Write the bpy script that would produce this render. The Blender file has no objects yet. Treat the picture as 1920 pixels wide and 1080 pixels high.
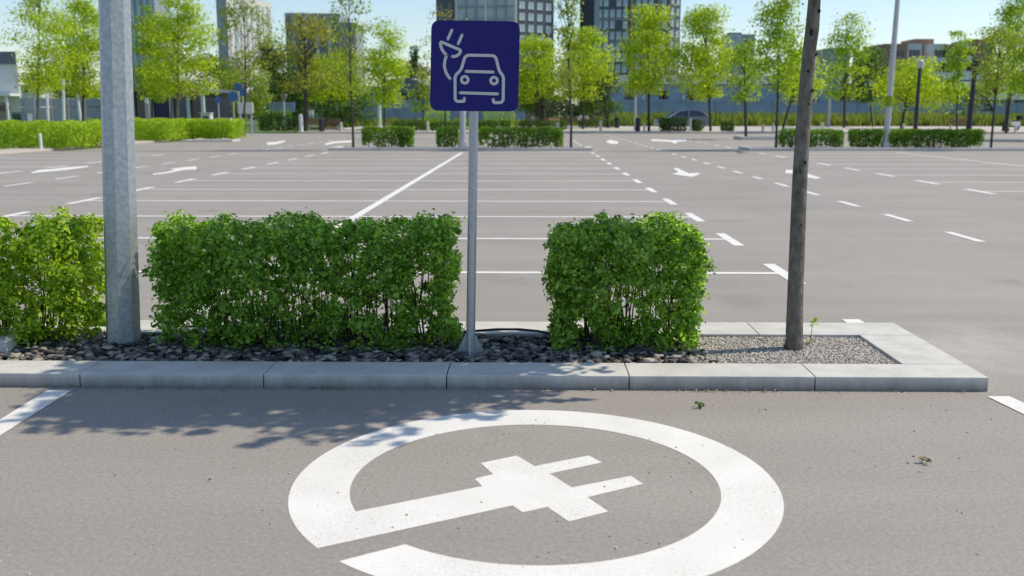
import bpy, bmesh, math, random
import numpy as np
from mathutils import Vector, Matrix

random.seed(7)
RNG = np.random.default_rng(11)
S = bpy.context.scene
COL = S.collection
R = math.radians

# ------------------------------------------------------------------ camera, light, exposure
F_PX, CAM_H, HORIZON, VPX = 1830.0, 1.6, 211.0, 991.0        # solved from the painted bay lines and the ring
PITCH = math.atan((540 - HORIZON) / F_PX)
YAW = math.atan((VPX - 960) * math.cos(PITCH) / F_PX)
cam = bpy.data.cameras.new('camera')
cam.sensor_width = 36.0
cam.lens = 36.0 * F_PX / 1920
cam.clip_end = 5000
cam.dof.use_dof = True
cam.dof.focus_distance = 6.3
cam.dof.aperture_fstop = 2.6
co = bpy.data.objects.new('camera', cam)
COL.objects.link(co)
co.location = (0, 0, CAM_H)
co.rotation_euler = (math.pi / 2 - PITCH, 0, YAW)
S.camera = co

SUN_EL, SUN_AZ = R(52), R(12)               # azimuth measured from +X towards +Y
sd = Vector((math.cos(SUN_EL) * math.cos(SUN_AZ), math.cos(SUN_EL) * math.sin(SUN_AZ), math.sin(SUN_EL)))
sun = bpy.data.lights.new('sun', 'SUN')
sun.energy = 2.95
sun.angle = R(0.53)
sun.color = (1.0, 0.88, 0.69)
so = bpy.data.objects.new('sun', sun)
COL.objects.link(so)
so.rotation_euler = (-sd).to_track_quat('-Z', 'Y').to_euler()

W = bpy.data.worlds.new('World')
S.world = W
W.use_nodes = True
nt = W.node_tree
sky = nt.nodes.new('ShaderNodeTexSky')
sky.sky_type = 'NISHITA'
sky.sun_disc = False
sky.sun_elevation = SUN_EL
sky.sun_rotation = math.pi / 2 - SUN_AZ
sky.air_density = 1.0
sky.dust_density = 0.6
sky.ozone_density = 2.0
bg = nt.nodes['Background']
bg.inputs['Strength'].default_value = 0.114
nt.links.new(sky.outputs[0], bg.inputs[0])

S.view_settings.view_transform = 'Standard'
S.view_settings.look = 'None'
S.view_settings.gamma = 1
S.view_settings.exposure = 0.47
S.render.engine = 'CYCLES'
S.cycles.use_denoising = True
S.cycles.max_bounces = 6
S.cycles.transparent_max_bounces = 4

# ------------------------------------------------------------------ pixel -> world (photo pixels, 1920 x 1080)
def ray(px, py):
    u, v = px - 960, py - 540
    fy = F_PX * math.cos(PITCH) - v * math.sin(PITCH)
    dz = -(v * math.cos(PITCH) + F_PX * math.sin(PITCH))
    return Vector((u * math.cos(YAW) - fy * math.sin(YAW), u * math.sin(YAW) + fy * math.cos(YAW), dz))

def G(px, py, z=0.0):
    r = ray(px, py)
    return Vector((0, 0, CAM_H)) + r * ((z - CAM_H) / r.z)

def A(px, py, Y):
    r = ray(px, py)
    return Vector((0, 0, CAM_H)) + r * (Y / r.y)

# ------------------------------------------------------------------ materials
def lin(r, g, b):
    f = lambda c: (c / 255 / 12.92) if c <= 10 else ((c / 255 + 0.055) / 1.055) ** 2.4
    return (f(r), f(g), f(b), 1)

def mat(name, c1, c2=None, scale=20, rough=0.7, metal=0.0, bump=0.0, bump_scale=None, detail=4, spec=0.5, lo=0.35, hi=0.65, stretch=None):
    m = bpy.data.materials.new(name)
    m.use_nodes = True
    n, l = m.node_tree.nodes, m.node_tree.links
    b = n['Principled BSDF']
    b.inputs['Roughness'].default_value = rough
    b.inputs['Metallic'].default_value = metal
    b.inputs['Specular IOR Level'].default_value = spec
    c1 = tuple(c1[:3]) + (1,)
    c2 = tuple((c2 or [x * .82 for x in c1[:3]])[:3]) + (1,)
    tc = n.new('ShaderNodeTexCoord')
    mp = n.new('ShaderNodeMapping')
    l.new(tc.outputs['Object'], mp.inputs[0])
    if stretch: mp.inputs['Scale'].default_value = stretch
    t = n.new('ShaderNodeTexNoise')
    t.inputs['Scale'].default_value = scale
    t.inputs['Detail'].default_value = detail
    l.new(mp.outputs[0], t.inputs['Vector'])
    r = n.new('ShaderNodeValToRGB')
    r.color_ramp.elements[0].position = lo
    r.color_ramp.elements[1].position = hi
    r.color_ramp.elements[0].color = c2
    r.color_ramp.elements[1].color = c1
    l.new(t.outputs['Fac'], r.inputs[0])
    l.new(r.outputs[0], b.inputs['Base Color'])
    if bump:
        t2 = n.new('ShaderNodeTexNoise')
        t2.inputs['Scale'].default_value = bump_scale or scale * 3
        t2.inputs['Detail'].default_value = 5
        l.new(mp.outputs[0], t2.inputs['Vector'])
        bp = n.new('ShaderNodeBump')
        bp.inputs['Strength'].default_value = bump
        bp.inputs['Distance'].default_value = 0.01
        l.new(t2.outputs['Fac'], bp.inputs['Height'])
        l.new(bp.outputs[0], b.inputs['Normal'])
    return m

def leaf_mat(name, c_dark, c_light, trans=0.45, tcol=None, rough=0.5, spec=0.35):
    m = bpy.data.materials.new(name)
    m.use_nodes = True
    n, l = m.node_tree.nodes, m.node_tree.links
    b = n['Principled BSDF']
    b.inputs['Roughness'].default_value = rough
    b.inputs['Specular IOR Level'].default_value = spec
    g = n.new('ShaderNodeNewGeometry')
    r = n.new('ShaderNodeValToRGB')
    r.color_ramp.elements[0].color = tuple(c_dark) + (1,)
    r.color_ramp.elements[1].color = tuple(c_light) + (1,)
    l.new(g.outputs['Random Per Island'], r.inputs[0])
    l.new(r.outputs[0], b.inputs['Base Color'])
    tr = n.new('ShaderNodeBsdfTranslucent')
    mx = n.new('ShaderNodeMix')
    mx.data_type = 'RGBA'
    mx.blend_type = 'MULTIPLY'
    mx.inputs[0].default_value = 1
    mx.inputs[7].default_value = tuple(tcol or (1.9, 1.7, 0.7)) + (1,)
    l.new(r.outputs[0], mx.inputs[6])
    l.new(mx.outputs[2], tr.inputs[0])
    ms = n.new('ShaderNodeMixShader')
    ms.inputs[0].default_value = trans
    l.new(b.outputs[0], ms.inputs[1])
    l.new(tr.outputs[0], ms.inputs[2])
    l.new(ms.outputs[0], n['Material Output'].inputs[0])
    return m

def asphalt_mat():
    m = bpy.data.materials.new('asphalt')
    m.use_nodes = True
    n, l = m.node_tree.nodes, m.node_tree.links
    b = n['Principled BSDF']
    b.inputs['Roughness'].default_value = 0.74
    b.inputs['Specular IOR Level'].default_value = 0.5
    tc = n.new('ShaderNodeTexCoord')
    def noise(scale, detail, vec=None, rough=.55):
        t = n.new('ShaderNodeTexNoise')
        t.inputs['Scale'].default_value = scale
        t.inputs['Detail'].default_value = detail
        t.inputs['Roughness'].default_value = rough
        l.new(vec or tc.outputs['Object'], t.inputs['Vector'])
        return t.outputs['Fac']
    def ramp(src, a, ca, z, cz):
        r = n.new('ShaderNodeValToRGB')
        r.color_ramp.elements[0].position = a
        r.color_ramp.elements[0].color = tuple(ca) + (1,)
        r.color_ramp.elements[1].position = z
        r.color_ramp.elements[1].color = tuple(cz) + (1,)
        l.new(src, r.inputs[0])
        return r.outputs[0]
    def mul(a, c, fac=1.0, blend='MULTIPLY'):
        x = n.new('ShaderNodeMix')
        x.data_type = 'RGBA'
        x.blend_type = blend
        x.inputs[0].default_value = fac
        l.new(a, x.inputs[6])
        l.new(c, x.inputs[7])
        return x.outputs[2]
    base = ramp(noise(0.35, 6), .3, (.302, .282, .259), .7, (.349, .329, .305))
    grain = ramp(noise(170, 3, rough=.7), .3, (.66, .65, .64), .7, (1.3, 1.3, 1.3))
    c = mul(base, grain, 1)
    c = mul(c, ramp(noise(48, 4, rough=.75), .32, (.80, .79, .78), .68, (1.16, 1.16, 1.16)), 1)
    mp = n.new('ShaderNodeMapping')
    mp.inputs['Scale'].default_value = (.12, 1.6, 1)
    l.new(tc.outputs['Object'], mp.inputs[0])
    streak = ramp(noise(1.0, 4, mp.outputs[0]), .35, (.93, .93, .93), .65, (1.04, 1.04, 1.04))
    c = mul(c, streak, 1)
    stain = ramp(noise(.9, 5, rough=.65), .27, (.82, .8, .79), .42, (1, 1, 1))
    c = mul(c, stain, 1)
    # sparse pale and dark chippings
    v = n.new('ShaderNodeTexVoronoi')
    v.inputs['Scale'].default_value = 26
    l.new(tc.outputs['Object'], v.inputs['Vector'])
    spk = ramp(v.outputs['Distance'], .05, (1, 1, 1), .09, (0, 0, 0))
    c2 = n.new('ShaderNodeMix')
    c2.data_type = 'RGBA'
    sel = ramp(v.outputs['Color'], .88, (0, 0, 0), .9, (.8, .8, .8))
    l.new(mul(spk, sel), c2.inputs[0])
    l.new(c, c2.inputs[6])
    c2.inputs[7].default_value = (.5, .48, .44, 1)
    # dust washed round the end of the near island
    sep = n.new('ShaderNodeVectorMath')
    sep.operation = 'DISTANCE'
    wob = n.new('ShaderNodeTexNoise')
    wob.inputs['Scale'].default_value = 1.6
    wob.inputs['Detail'].default_value = 6
    l.new(tc.outputs['Object'], wob.inputs['Vector'])
    add = n.new('ShaderNodeVectorMath')
    add.operation = 'MULTIPLY_ADD'
    add.inputs[1].default_value = (1.6, 1.6, 0)
    l.new(wob.outputs['Color'], add.inputs[0])
    l.new(tc.outputs['Object'], add.inputs[2])
    l.new(add.outputs[0], sep.inputs[0])
    sep.inputs[1].default_value = (3.85, 7.45, 0)
    dust = ramp(sep.outputs['Value'], .3, (.9, .9, .9), 1.3, (0, 0, 0))
    d = n.new('ShaderNodeMix')
    d.data_type = 'RGBA'
    l.new(mul(dust, ramp(noise(5, 6, rough=.7), .3, (.15, .15, .15), .75, (1, 1, 1))), d.inputs[0])
    l.new(c2.outputs[2], d.inputs[6])
    d.inputs[7].default_value = (.47, .45, .42, 1)
    l.new(d.outputs[2], b.inputs['Base Color'])
    bp = n.new('ShaderNodeBump')
    bp.inputs['Strength'].default_value = .35
    bp.inputs['Distance'].default_value = .006
    l.new(noise(220, 4, rough=.7), bp.inputs['Height'])
    l.new(bp.outputs[0], b.inputs['Normal'])
    return m

def paint_mat():
    m = mat('road_paint', (.80, .80, .78), (.74, .74, .715), scale=3, rough=.65, bump=.25, bump_scale=200, detail=6)
    n, l = m.node_tree.nodes, m.node_tree.links
    b = n['Principled BSDF']
    old = b.inputs['Base Color'].links[0].from_socket
    tc = n.new('ShaderNodeTexCoord')
    t = n.new('ShaderNodeTexNoise')
    t.inputs['Scale'].default_value = 75
    t.inputs['Detail'].default_value = 4
    t.inputs['Roughness'].default_value = .75
    l.new(tc.outputs['Object'], t.inputs['Vector'])
    t2 = n.new('ShaderNodeTexNoise')
    t2.inputs['Scale'].default_value = 2.2
    t2.inputs['Detail'].default_value = 5
    l.new(tc.outputs['Object'], t2.inputs['Vector'])
    mm = n.new('ShaderNodeMath')
    mm.operation = 'MULTIPLY_ADD'
    mm.inputs[1].default_value = .38
    l.new(t2.outputs['Fac'], mm.inputs[0])
    l.new(t.outputs['Fac'], mm.inputs[2])
    r = n.new('ShaderNodeValToRGB')
    r.color_ramp.elements[0].position = .69
    r.color_ramp.elements[1].position = .98
    r.color_ramp.elements[1].color = (.75, .75, .75, 1)
    l.new(mm.outputs[0], r.inputs[0])
    x = n.new('ShaderNodeMix')
    x.data_type = 'RGBA'
    l.new(r.outputs[0], x.inputs[0])
    l.new(old, x.inputs[6])
    x.inputs[7].default_value = (.42, .4, .36, 1)
    l.new(x.outputs[2], b.inputs['Base Color'])
    return m

M = {}
M['asphalt'] = asphalt_mat()
M['paint'] = paint_mat()
M['concrete'] = mat('concrete', (.58, .575, .55), (.51, .505, .48), scale=7, rough=.85, bump=.4, bump_scale=150, detail=8)
M['concrete_dirt_shade'] = mat('kerb_concrete', (.60, .60, .58), (.50, .50, .48), scale=5, rough=.85, bump=.5, bump_scale=120, detail=9, lo=.3, hi=.6)
def add_splash_shade(m):  # splash dirt towards the foot, also painting in the shade of the kerb face
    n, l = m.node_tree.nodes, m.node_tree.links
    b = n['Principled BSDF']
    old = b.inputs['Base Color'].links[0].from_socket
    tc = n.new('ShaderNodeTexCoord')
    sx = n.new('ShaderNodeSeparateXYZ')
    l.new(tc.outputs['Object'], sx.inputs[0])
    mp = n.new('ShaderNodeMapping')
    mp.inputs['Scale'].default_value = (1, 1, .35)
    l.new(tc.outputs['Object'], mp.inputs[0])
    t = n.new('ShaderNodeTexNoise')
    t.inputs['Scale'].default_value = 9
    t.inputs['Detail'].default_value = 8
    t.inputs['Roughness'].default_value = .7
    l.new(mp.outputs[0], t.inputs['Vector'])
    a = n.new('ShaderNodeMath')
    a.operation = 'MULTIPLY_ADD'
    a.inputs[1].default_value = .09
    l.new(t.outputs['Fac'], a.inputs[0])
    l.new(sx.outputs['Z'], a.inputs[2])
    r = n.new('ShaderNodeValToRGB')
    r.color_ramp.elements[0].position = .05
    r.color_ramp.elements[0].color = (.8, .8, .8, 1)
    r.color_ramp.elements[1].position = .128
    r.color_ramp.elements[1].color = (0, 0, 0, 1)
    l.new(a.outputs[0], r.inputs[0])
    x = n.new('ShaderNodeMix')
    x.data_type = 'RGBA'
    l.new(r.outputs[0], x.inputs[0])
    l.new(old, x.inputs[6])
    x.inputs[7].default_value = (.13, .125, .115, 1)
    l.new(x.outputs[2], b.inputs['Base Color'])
add_splash_shade(M['concrete_dirt_shade'])
M['pavement'] = mat('pavement', (.50, .46, .42), (.43, .40, .37), scale=1.5, rough=.85)
M['earth'] = mat('dark_earth', (.045, .04, .035), (.02, .018, .017), scale=40, rough=.95, bump=1, bump_scale=60)
M['gravel_base'] = mat('gravel_base', (.34, .31, .28), (.18, .165, .15), scale=90, rough=.95, bump=1, bump_scale=120)
M['grass'] = mat('meadow', (.11, .18, .03), (.06, .12, .02), scale=2.0, rough=.9, detail=8)
M['lawn'] = mat('mown_lawn', (.12, .24, .02), (.09, .19, .02), scale=3, rough=.9)
M['galv'] = mat('galvanised_steel', (.46, .505, .545), (.33, .38, .43), scale=36, rough=.5, metal=.55, detail=4, bump=.06, bump_scale=40)
M['galv_post'] = mat('galvanised_post', (.44, .47, .50), (.37, .40, .43), scale=40, rough=.45, metal=.5)
M['pole_grey'] = mat('grey_pole_paint', (.50, .52, .54), (.42, .44, .47), scale=8, rough=.5)
M['pole_dark'] = mat('dark_pole_paint', (.03, .032, .036), (.022, .022, .026), scale=8, rough=.5)
M['white'] = mat('white_enamel', (.75, .76, .76), (.68, .69, .7), scale=6, rough=.45)
M['sign_blue'] = mat('dark_blue_sign_film', (.0165, .0135, .168), (.015, .0122, .155), scale=4, rough=.5, spec=.22)
M['sign_mark'] = mat('pale_sign_film', (.56, .58, .59), (.52, .54, .55), scale=8, rough=.45)
M['road_sign_blue'] = mat('blue_reflective', (.05, .15, .36), (.045, .13, .32), scale=6, rough=.5)
M['bark'] = mat('smooth_grey_bark', (.215, .20, .172), (.075, .068, .055), scale=15, rough=.9, bump=1, bump_scale=48, detail=10, lo=.3, hi=.72, stretch=(1.3, 1.3, .8))
M['bark_dark'] = mat('dark_bark', (.07, .06, .05), (.04, .034, .03), scale=12, rough=.9)
M['twig'] = mat('hedge_twig', (.06, .045, .03), (.03, .022, .016), scale=30, rough=.9)
M['rubber'] = mat('black_hose', (.012, .012, .016), (.008, .008, .01), scale=10, rough=.45)
def stone_mat(name, stops):
    m = mat(name, (.3, .3, .3), rough=.9, bump=.4, bump_scale=90)
    n, l = m.node_tree.nodes, m.node_tree.links
    g = n.new('ShaderNodeNewGeometry')
    r = n.new('ShaderNodeValToRGB')
    while len(r.color_ramp.elements) < len(stops): r.color_ramp.elements.new(.5)
    for e, (p, c) in zip(r.color_ramp.elements, stops):
        e.position = p
        e.color = tuple(c) + (1,)
    l.new(g.outputs['Random Per Island'], r.inputs[0])
    l.new(r.outputs[0], n['Principled BSDF'].inputs['Base Color'])
    return m
M['bark_chip'] = stone_mat('bark_chips', [(0, (.022, .02, .018)), (.35, (.09, .083, .077)), (.72, (.25, .23, .21)), (1, (.46, .42, .36))])
M['pebble'] = stone_mat('pale_gravel', [(0, (.16, .145, .13)), (.2, (.36, .33, .30)), (.7, (.52, .48, .44)), (1, (.68, .65, .61))])
M['knot'] = mat('bark_knot', (.03, .026, .022), (.015, .013, .012), scale=40, rough=.95)
M['L_near'] = leaf_mat('hedge_leaf', (.055, .14, .014), (.40, .60, .11), .55, (1.9, 1.95, .8), .38, .6)
M['L_lime'] = leaf_mat('lime_hedge_leaf', (.09, .18, .010), (.50, .66, .07), .58, (1.9, 1.85, .7), .40, .55)
M['L_yel'] = leaf_mat('yellow_hedge_leaf', (.21, .33, .012), (.40, .52, .03), .5, (1.6, 1.7, .6), .45, .5)
M['L_mid'] = leaf_mat('clipped_shrub_leaf', (.055, .14, .012), (.19, .31, .025), .5, (1.7, 1.85, .7))
M['L_tree'] = leaf_mat('bright_maple_leaf', (.15, .26, .012), (.50, .60, .045), .58, (1.8, 1.75, .7))
M['L_tree2'] = leaf_mat('green_maple_leaf', (.09, .18, .012), (.37, .50, .04), .56, (1.8, 1.8, .7))
M['L_soft'] = leaf_mat('soft_green_leaf', (.10, .18, .02), (.32, .42, .07), .55)
M['L_rust'] = leaf_mat('olive_brown_leaf', (.14, .18, .03), (.36, .38, .07), .5)
M['L_dark'] = leaf_mat('dark_leaf', (.03, .075, .014), (.10, .19, .03), .45)
M['L_far'] = leaf_mat('distant_leaf', (.04, .065, .03), (.07, .10, .045), .3)
M['L_grass'] = leaf_mat('tall_grass_blade', (.09, .16, .03), (.25, .31, .08), .4)
M['dry'] = mat('dry_leaf', (.30, .25, .15), (.14, .12, .06), scale=40, rough=.9)
M['steel_wall'] = mat('grey_fence_panel', (.25, .31, .39), (.22, .275, .35), scale=3, rough=.6)
M['wall_blue'] = mat('blue_grey_wall', (.30, .385, .50), (.265, .34, .45), scale=.6, rough=.8)
M['wall_pale'] = mat('pale_cladding', (.60, .65, .65), (.55, .60, .60), scale=.5, rough=.7)
M['wall_white'] = mat('white_tower_cladding', (.74, .72, .69), (.66, .64, .62), scale=.3, rough=.7)
M['wall_dark'] = mat('dark_tower_cladding', (.085, .095, .125), (.07, .08, .105), scale=.4, rough=.55)
M['wall_mid'] = mat('blue_tower_cladding', (.30, .36, .43), (.26, .31, .38), scale=.3, rough=.6)
M['slate'] = mat('slate_roof', (.12, .15, .19), (.10, .125, .16), scale=2, rough=.6)
M['brown'] = mat('brown_cladding', (.36, .22, .15), (.30, .185, .13), scale=.4, rough=.85)
M['tan'] = mat('tan_panel', (.33, .27, .23), (.29, .24, .20), scale=.4, rough=.8)
M['glass'] = mat('window_glass', (.42, .52, .63), (.27, .36, .46), scale=.35, rough=.18, spec=.8)
M['glass_dark'] = mat('dark_glass', (.03, .035, .05), (.02, .024, .035), scale=.5, rough=.15, spec=.7)
M['glass_pale'] = mat('pale_curtain_wall_glass', (.42, .50, .55), (.30, .37, .43), scale=.4, rough=.2, spec=.8)
M['navy'] = mat('navy_panel', (.02, .018, .075), (.016, .014, .065), scale=3, rough=.5)
M['bin_dark'] = mat('dark_bin_paint', (.022, .024, .035), (.018, .018, .026), scale=8, rough=.5)
M['bin_green'] = mat('green_bin_plastic', (.035, .09, .045), (.03, .075, .035), scale=5, rough=.5)
M['wood'] = mat('weathered_wood', (.30, .21, .12), (.24, .165, .09), scale=6, rough=.8, stretch=(1, 8, 8))
M['soil'] = mat('brown_mulch', (.23, .155, .075), (.18, .12, .06), scale=9, rough=.95)
M['car'] = mat('blue_grey_car_paint', (.15, .19, .25), (.14, .18, .24), scale=2, rough=.25, metal=.4)
M['black'] = mat('black_rubber', (.012, .012, .013), (.01, .01, .01), scale=9, rough=.7)
M['red'] = mat('red_lens', (.45, .03, .02), (.4, .02, .02), scale=9, rough=.3)
M['skin'] = mat('skin', (.50, .33, .25), (.46, .30, .22), scale=10, rough=.6)
M['hair'] = mat('dark_hair', (.03, .022, .018), (.02, .016, .012), scale=40, rough=.7)
M['cloth_white'] = mat('white_shirt', (.72, .74, .76), (.66, .68, .72), scale=12, rough=.9)
M['cloth_pale'] = mat('pale_blue_shirt', (.45, .55, .62), (.40, .50, .58), scale=12, rough=.9)
M['cloth_blue'] = mat('denim_blue', (.06, .09, .18), (.05, .07, .15), scale=12, rough=.9)
M['cloth_grey'] = mat('grey_trousers', (.20, .20, .22), (.17, .17, .19), scale=12, rough=.9)
M['globe'] = mat('opal_lamp_globe', (.52, .55, .53), (.48, .51, .50), scale=5, rough=.3)
M['drain'] = mat('drain_channel', (.15, .145, .14), (.085, .083, .08), scale=3, rough=.8)

# ------------------------------------------------------------------ mesh helpers
def link(name, me, m=None, parent=None, smooth=False):
    o = bpy.data.objects.new(name, me)
    COL.objects.link(o)
    if m is not None:
        for x in (m if isinstance(m, (list, tuple)) else [m]):
            me.materials.append(x)
    if parent is not None: o.parent = parent
    if smooth:
        me.polygons.foreach_set('use_smooth', np.ones(len(me.polygons), bool))
    return o

class MB:
    def __init__(s): s.v, s.f = [], []
    def add(s, vs, fs):
        k = len(s.v)
        s.v += [tuple(v) for v in vs]
        s.f += [tuple(i + k for i in f) for f in fs]
        return s
    def box(s, c, d, rz=0, tap=1.0):
        x, y, z = [q / 2 for q in d]
        vs = []
        for sz in (-1, 1):
            k = tap if sz > 0 else 1
            for sx, sy in ((-1, -1), (1, -1), (1, 1), (-1, 1)):
                px, py = sx * x * k, sy * y * k
                vs.append((c[0] + px * math.cos(rz) - py * math.sin(rz), c[1] + px * math.sin(rz) + py * math.cos(rz), c[2] + sz * z))
        return s.add(vs, [(3, 2, 1, 0), (4, 5, 6, 7), (0, 1, 5, 4), (1, 2, 6, 5), (2, 3, 7, 6), (3, 0, 4, 7)])
    def prism(s, pts, z0, z1):
        n = len(pts)
        return s.add([(p[0], p[1], z0) for p in pts] + [(p[0], p[1], z1) for p in pts],
                     [tuple(range(n - 1, -1, -1)), tuple(range(n, 2 * n))] + [(i, (i + 1) % n, n + (i + 1) % n, n + i) for i in range(n)])
    def tube(s, pts, rad, seg=8, rot=0.0, caps=True):
        pts = [Vector(p) for p in pts]
        if not isinstance(rad, (list, tuple)): rad = [rad] * len(pts)
        vs, fs = [], []
        up = None
        for i, p in enumerate(pts):
            d = (pts[min(i + 1, len(pts) - 1)] - pts[max(i - 1, 0)]).normalized()
            if up is None:
                up = Vector((0, 1, 0)) if abs(d.y) < .9 else Vector((1, 0, 0))
            a = (up - d * up.dot(d)).normalized()
            b = d.cross(a)
            up = a
            for k in range(seg):
                t = 2 * math.pi * k / seg + rot
                vs.append(p + (a * math.cos(t) + b * math.sin(t)) * rad[i])
        for i in range(len(pts) - 1):
            for k in range(seg):
                fs.append((i * seg + k, i * seg + (k + 1) % seg, (i + 1) * seg + (k + 1) % seg, (i + 1) * seg + k))
        if caps:
            fs.append(tuple(range(seg - 1, -1, -1)))
            fs.append(tuple((len(pts) - 1) * seg + k for k in range(seg)))
        return s.add(vs, fs)
    def lathe(s, prof, c, seg=16):
        vs, fs = [], []
        for r, z in prof:
            for k in range(seg):
                t = 2 * math.pi * k / seg
                vs.append((c[0] + r * math.cos(t), c[1] + r * math.sin(t), c[2] + z))
        for i in range(len(prof) - 1):
            for k in range(seg):
                fs.append((i * seg + k, i * seg + (k + 1) % seg, (i + 1) * seg + (k + 1) % seg, (i + 1) * seg + k))
        fs.append(tuple(range(seg - 1, -1, -1)))
        fs.append(tuple((len(prof) - 1) * seg + k for k in range(seg)))
        return s.add(vs, fs)
    def mesh(s, name):
        me = bpy.data.meshes.new(name)
        me.from_pydata(s.v, [], s.f)
        me.validate()
        return me
    def build(s, name, m, parent=None, smooth=False, bevel=0.0, local=True):
        me = s.mesh(name)
        if bevel:
            b = bmesh.new()
            b.from_mesh(me)
            es = [e for e in b.edges if len(e.link_faces) == 2 and e.calc_face_angle(0) > .5]
            bmesh.ops.bevel(b, geom=es, offset=bevel, segments=2, profile=.6, affect='EDGES')
            b.to_mesh(me)
            b.free()
        if parent is not None and local:
            me.transform(Matrix.Translation(-parent.location))
        return link(name, me, m, parent, smooth)

def tag(o, label=None, cat=None, group=None, kind=None):
    if label: o['label'] = label
    if cat: o['category'] = cat
    if group: o['group'] = group
    if kind: o['kind'] = kind
    return o

def empty(name, loc, label=None, cat=None, group=None, kind=None):
    o = bpy.data.objects.new(name, None)
    COL.objects.link(o)
    o.location = loc
    o.empty_display_size = .2
    return tag(o, label, cat, group, kind)

def np_mesh(name, V, Fv, k):
    """V (n,3) float, Fv (m,k) int"""
    me = bpy.data.meshes.new(name)
    me.vertices.add(len(V))
    me.vertices.foreach_set('co', V.astype(np.float32).ravel())
    me.loops.add(Fv.size)
    me.loops.foreach_set('vertex_index', Fv.astype(np.int32).ravel())
    me.polygons.add(len(Fv))
    me.polygons.foreach_set('loop_start', np.arange(0, Fv.size, k, dtype=np.int32))
    me.polygons.foreach_set('loop_total', np.full(len(Fv), k, dtype=np.int32))
    me.update(calc_edges=True)
    return me

def unit(a):
    return a / np.maximum(np.linalg.norm(a, axis=1, keepdims=True), 1e-9)

def leaves(C, N, size, rng, fine=False, droop=.25, wid=.62, jit=.75):
    """a leaf at each point C facing N; fine = ovate leaf folded along the midrib"""
    n = len(C)
    N = unit(N + rng.normal(0, jit, (n, 3)))
    d = rng.normal(0, 1, (n, 3))
    d[:, 2] -= droop
    d = unit(d - N * (d * N).sum(1, keepdims=True))
    w = np.cross(N, d)
    L = (size * rng.uniform(.65, 1.3, n))[:, None]
    Wd = L * wid * rng.uniform(.8, 1.2, n)[:, None] * .5
    if fine:
        fold = Wd * rng.uniform(.1, .7, n)[:, None]
        curl = L * rng.uniform(-.15, .1, n)[:, None]
        base = C - d * L * .5
        P = [base, base + d * L * .32 + w * Wd + N * fold, base + d * L * .72 + w * Wd * .72 + N * (fold * .7 + curl),
             base + d * L + N * curl * 2, base + d * L * .72 - w * Wd * .72 + N * (fold * .7 + curl), base + d * L * .32 - w * Wd + N * fold]
        V = np.stack(P, 1).reshape(-1, 3)
        o = np.arange(n)[:, None] * 6
        Fv = np.concatenate([o + np.array([[0, 3, 2, 1]]), o + np.array([[0, 5, 4, 3]])], 1).reshape(-1, 4)
        return V, Fv
    P = [C - d * L * .5, C + w * Wd, C + d * L * .5, C - w * Wd]
    V = np.stack(P, 1).reshape(-1, 3)
    return V, np.arange(n * 4).reshape(-1, 4)

def icos(C, radii, rng, squash=(.5, 1.0)):
    """many little irregular stones in one mesh"""
    b = bmesh.new()
    bmesh.ops.create_icosphere(b, subdivisions=1, radius=1)
    bv = np.array([v.co[:] for v in b.verts])
    b.verts.index_update()
    bf = np.array([[v.index for v in f.verts] for f in b.faces])
    b.free()
    n, k = len(C), len(bv)
    j = bv[None] * rng.uniform(.72, 1.2, (n, k, 1))
    sc = np.stack([rng.uniform(.7, 1.5, n), rng.uniform(.6, 1.0, n), rng.uniform(*squash, n)], 1) * radii[:, None]
    j = j * sc[:, None, :]
    a = rng.uniform(0, 2 * np.pi, n)
    t = rng.normal(0, .35, n)
    ca, sa = np.cos(a)[:, None], np.sin(a)[:, None]
    ct, st = np.cos(t)[:, None], np.sin(t)[:, None]
    y = j[..., 1] * ct - j[..., 2] * st
    z = j[..., 1] * st + j[..., 2] * ct
    x = j[..., 0]
    V = np.stack([x * ca - y * sa, x * sa + y * ca, z], 2) + C[:, None]
    Fv = (bf[None] + (np.arange(n) * k)[:, None, None]).reshape(-1, 3)
    return V.reshape(-1, 3), Fv

# ------------------------------------------------------------------ ground
def sheet(name, x0, x1, y0, y1, z, m, kind='structure'):
    me = bpy.data.meshes.new(name)
    me.from_pydata([(x0, y0, z), (x1, y0, z), (x1, y1, z), (x0, y1, z)], [], [(0, 1, 2, 3)])
    return tag(link(name, me, m), kind=kind)

sheet('ground', -2500, 2500, -200, 4000, -.03, M['grass'])
sheet('car_park_asphalt', -90, 90, -12, 77, 0, M['asphalt'])
PZ = .12
mb = MB().box((20, 93, PZ / 2), (76, 32.2, PZ))
pav = tag(mb.build('promenade_pavement', M['pavement'], bevel=.02), kind='structure')
tag(MB().box((-24.9, 52, .05), (9.4, 30, .10)).build('pavement', M['pavement'], bevel=.02), kind='structure')
sheet('lawn', -15.4, -3.5, 84.5, 108.5, PZ + .01, M['lawn'])

def poly(mbd, pts, z):
    p = [(q[0], q[1]) for q in pts]
    a = sum(p[i][0] * p[(i + 1) % len(p)][1] - p[(i + 1) % len(p)][0] * p[i][1] for i in range(len(p)))
    if a < 0: p = p[::-1]
    mbd.add([(x, y, z) for x, y in p], [tuple(range(len(p)))])

def rect(mbd, x0, x1, y0, y1, z=.004):
    mbd.add([(x0, y0, z), (x1, y0, z), (x1, y1, z), (x0, y1, z)], [(0, 1, 2, 3)])

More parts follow.
